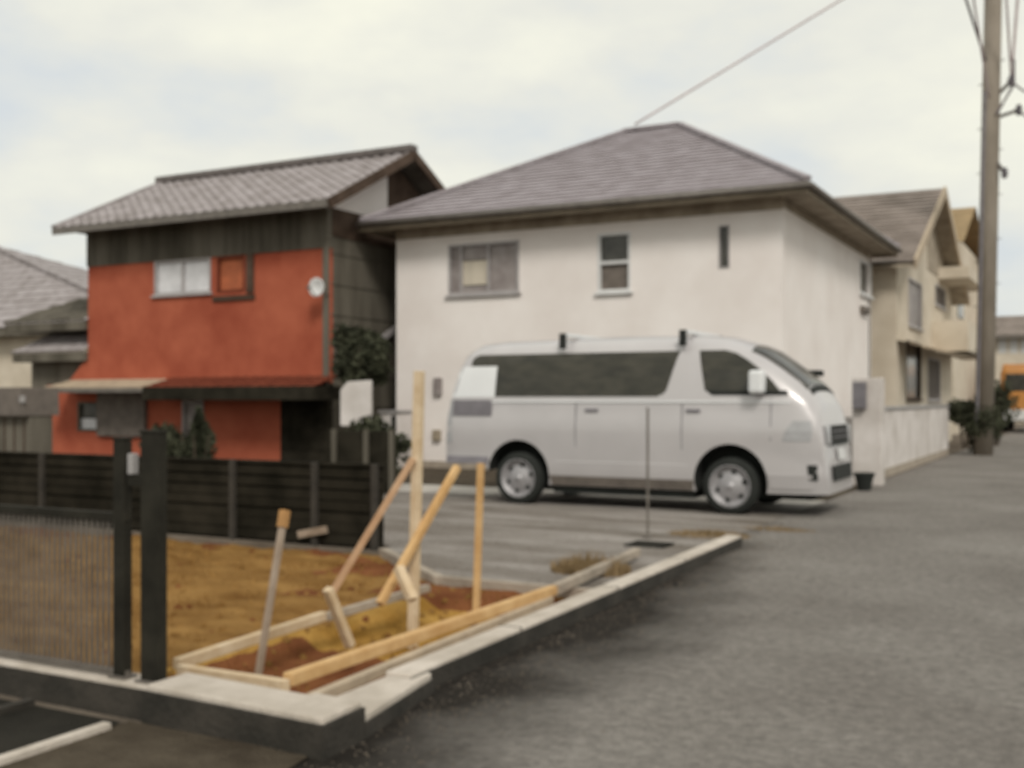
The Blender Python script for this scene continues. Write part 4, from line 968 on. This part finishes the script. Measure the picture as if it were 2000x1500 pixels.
    for sg in (-1, 1):
        # long side window, notched at its rear end
        patch(zrows(lambda z: (.78, 3.19 + (z - Z0) / (Z1 - Z0) * .16 - rnd(z, Z0, Z1 + .3, .10)), Z0, ZN, 10), 'side_window', 'van_glass', sg, cols=20)
        patch(zrows(lambda z: (.37 + rnd(z, ZN - .3, Z1, .10), 3.305 + (z - ZN) / (Z1 - ZN) * .045), ZN + .0005, Z1, 6), 'side_window', 'van_glass', sg, cols=20)
        # front door window
        xa = [(1.40, 4.66), (1.5, 4.62), (1.62, 4.52), (1.75, 4.38), (1.88, 4.20), (1.96, 4.06), (2.0, 3.92)]
        patch([(z, 3.60 + (2.0 - z) * .22 + (.05 if z < 1.47 else 0), x) for z, x in xa[1:]], 'front_window', 'van_glass', sg, cols=12)
        patch([(1.445, 3.80, 4.72), (1.50, 3.73, 4.70)], 'window_trim', 'tyre', sg, off=.008)
        # belt crease, seams, sill
        patch([(1.355, .30, 4.75), (1.375, .30, 4.75)], 'belt_moulding', 'van_pale', sg, off=.010, cols=30)
        for xx in (1.98, 3.42):
            patch([(z, xx, xx + .012) for z in (.34, .7, 1.0, 1.35)], 'door_seam', 'plate_grey', sg, off=.0025, cols=1)
        patch([(z, 4.52 + (z - .9) * 0.0, 4.532) for z in (.9, 1.1, 1.42)], 'door_seam', 'plate_grey', sg, off=.0025, cols=1)
        patch([(.275, 1.62, 3.55), (.33, 1.62, 3.56), (.40, 1.60, 3.57)], 'sill_panel', 'grey_panel', sg, off=.006, cols=16)
        patch([(.58, 1.7, 3.5), (.60, 1.7, 3.5)], 'side_moulding', 'van_paint', sg, off=.012, cols=16)
        for xx in (3.48, 2.12):
            yh = sg * (side(xx, 1.2) + .02); hb = MB(); hb.box(O.x + xx, O.x + xx + .18, O.y + min(yh, yh - sg * .03), O.y + max(yh, yh - sg * .03), 1.235, 1.275); hb.build('door_handle', 'plate_grey', t, bevel=.008)
        patch([(.90, 4.66, 4.98), (1.02, 4.70, 5.0), (1.14, 4.78, 4.98)], 'headlight', 'lamp_glass', sg, off=.006)
        patch([(.80, .012, .12), (1.1, .02, .12), (1.38, .05, .13)], 'tail_light', 'lamp_glass', sg, off=.006, cols=4)
        patch([(.525, .03, .68), (.62, .02, .70)], 'rear_bumper', 'plate_grey', sg, off=.02, cols=8)
        patch([(.33, 4.52, 5.0), (.50, 4.50, 5.0)], 'front_bumper', 'van_paint', sg, off=.012, cols=10)
        patch([(.44, 4.96, 5.06), (.62, 4.94, 5.05)], 'fog_light', 'tyre', sg, off=.014, cols=3)
    # paler rear quarter and dark slot (near side)
    patch(zrows(lambda z: (.10 + max(0, z - 1.5) * .28, .775), 1.425, ZN - .004, 6), 'rear_quarter_panel', 'van_pale', -1, off=.004, cols=8, label='paler panel where the side window stops short')
    patch([(1.17, .13, .74), (1.385, .14, .74)], 'side_slot', 'plate_grey', -1, off=.013, cols=8, label='dark oblong slot low on the rear quarter')
    # windscreen
    def top_patch(x0, x1, yh, name, m_, off=.008, nx_=10, ny_=14):
        V = []
        for i in range(nx_ + 1):
            x = x0 + (x1 - x0) * i / nx_
            for j in range(ny_ + 1):
                y = -yh + 2 * yh * j / ny_; z = ztop(x, y) or interp(T, x); V.append(O + Vector((x + off * .6, y, z + off)))
        k_ = ny_ + 1; bb = MB(); bb.add(V, [(i * k_ + j, i * k_ + j + 1, (i + 1) * k_ + j + 1, (i + 1) * k_ + j) for i in range(nx_) for j in range(ny_)])
        o = bb.build(name, m_, t, smooth=True); md = o.modifiers.new('s', 'SOLIDIFY'); md.thickness = .006
        return o
    top_patch(4.22, 4.90, .60, 'windscreen', 'glass')
    top_patch(4.91, 4.96, .58, 'cowl', 'tyre', nx_=3)
    top_patch(.07, .2, .62, 'rear_window', 'van_glass', nx_=4)
    # front: grille, lower intake, number plate
    def front_patch(y0, y1, z0, z1, name, m_, off=.012, a=10, c=4):
        V = []
        for j in range(c + 1):
            z = z0 + (z1 - z0) * j / c
            for i in range(a + 1): y = y0 + (y1 - y0) * i / a; V.append(O + Vector((xfront(y, z) + off, y, z)))
        k_ = a + 1; bb = MB(); bb.add(V, [(j * k_ + i, j * k_ + i + 1, (j + 1) * k_ + i + 1, (j + 1) * k_ + i) for j in range(c) for i in range(a)])
        o = bb.build(name, m_, t); md = o.modifiers.new('s', 'SOLIDIFY'); md.thickness = .02; return o
    front_patch(-.48, .48, .84, 1.08, 'grille', 'tyre'); front_patch(-.42, .42, .93, .945, 'grille_bar', 'plate_grey', off=.022, c=1); front_patch(-.42, .42, 1.0, 1.015, 'grille_bar', 'plate_grey', off=.022, c=1)
    front_patch(-.50, .50, .42, .60, 'lower_intake', 'tyre'); front_patch(-.17, .17, .66, .80, 'number_plate', 'white_frame', off=.02, c=1)
    front_patch(-.68, -.50, .86, 1.08, 'headlight_lens', 'lamp_glass'); front_patch(.50, .68, .86, 1.08, 'headlight_lens', 'lamp_glass')
    # underbody, middle block made wide and low to block light under the van
    u = MB(); u.box(O.x + 1.62, O.x + 3.55, O.y - .78, O.y + .78, .17, .268); u.box(O.x + 3.551, O.x + 4.95, O.y - .55, O.y + .55, .19, .268); u.box(O.x + .7, O.x + 1.619, O.y - .5, O.y + .5, .18, .50); u.build('underbody_light_block', 'tyre', t)
    # wheels
    for wx in WX:
        for sg in (-1, 1):
            c = O + Vector((wx, sg * .79, wr)); s_ = sg
            tb = MB(); tb.lathe([(.24, -.10), (.30, -.105), (.335, -.085), (wr, -.05), (wr, .05), (.335, .085), (.30, .105), (.24, .10)], c, 'y', 48)
            w = tb.build('wheel', 'tyre', t, smooth=True, fix=True)
            rb = MB(); f = lambda d: s_ * d
            rb.lathe([(.262, f(.095)), (.255, f(.103)), (.235, f(.098)), (.225, f(.05)), (.21, f(.03)), (.17, f(.045)), (.10, f(.075)), (.05, f(.085)), (.001, f(.085))], c, 'y', 48)
            rb.build('rim', 'chrome', w, smooth=True)
            hb = MB()
            for k in range(6):
                a = k * math.pi / 3 + .3; cc = c + Vector((.165 * math.cos(a), f(.048), .165 * math.sin(a))); hb.lathe([(.001, f(.006)), (.032, f(.006)), (.032, f(-.02))], cc, 'y', 14)
            hb.build('vent_holes', 'tyre', w)
            cb = MB(); cb.lathe([(.001, f(.105)), (.04, f(.10)), (.055, f(.08))], c, 'y', 20); cb.build('hub_cap', 'chrome', w, smooth=True)
    # mirrors
    mb = MB(); y = O.y - side(4.45, 1.55)
    mb.box(O.x + 4.30, O.x + 4.48, y - .24, y - .05, 1.46, 1.74); mm_ = mb.build('side_mirror', 'van_pale', t, bevel=.04); MB().bar((O.x + 4.42, y - .06, 1.5), (O.x + 4.5, y + .03, 1.47), .04, .04).build('mirror_arm', 'tyre', mm_)
    mb = MB(); y = O.y + side(4.45, 1.55)
    mb.box(O.x + 4.52, O.x + 4.72, y + .03, y + .28, 1.70, 1.78); mm_ = mb.build('side_mirror', 'tyre', t, bevel=.02); MB().bar((O.x + 4.5, y - .08, 1.62), (O.x + 4.62, y + .1, 1.71), .04, .04).build('mirror_arm', 'tyre', mm_)
    # roof carrier: two bars across with feet at each end
    for px in (1102, 1336):
        x = onY(px, 665, NY + .2).x
        zt = 2.24
        b_ = MB(); b_.bar((x, O.y - .72, zt), (x, O.y + .72, zt), .07, .05); r_ = b_.build('roof_bar', 'van_pale', t, bevel=.01)
        for sg in (-1, 1): MB().bar((x, O.y + sg * .74, zt + .02), (x, O.y + sg * .745, 2.06), .08, .06).build('bar_foot', 'tyre', r_)
van()
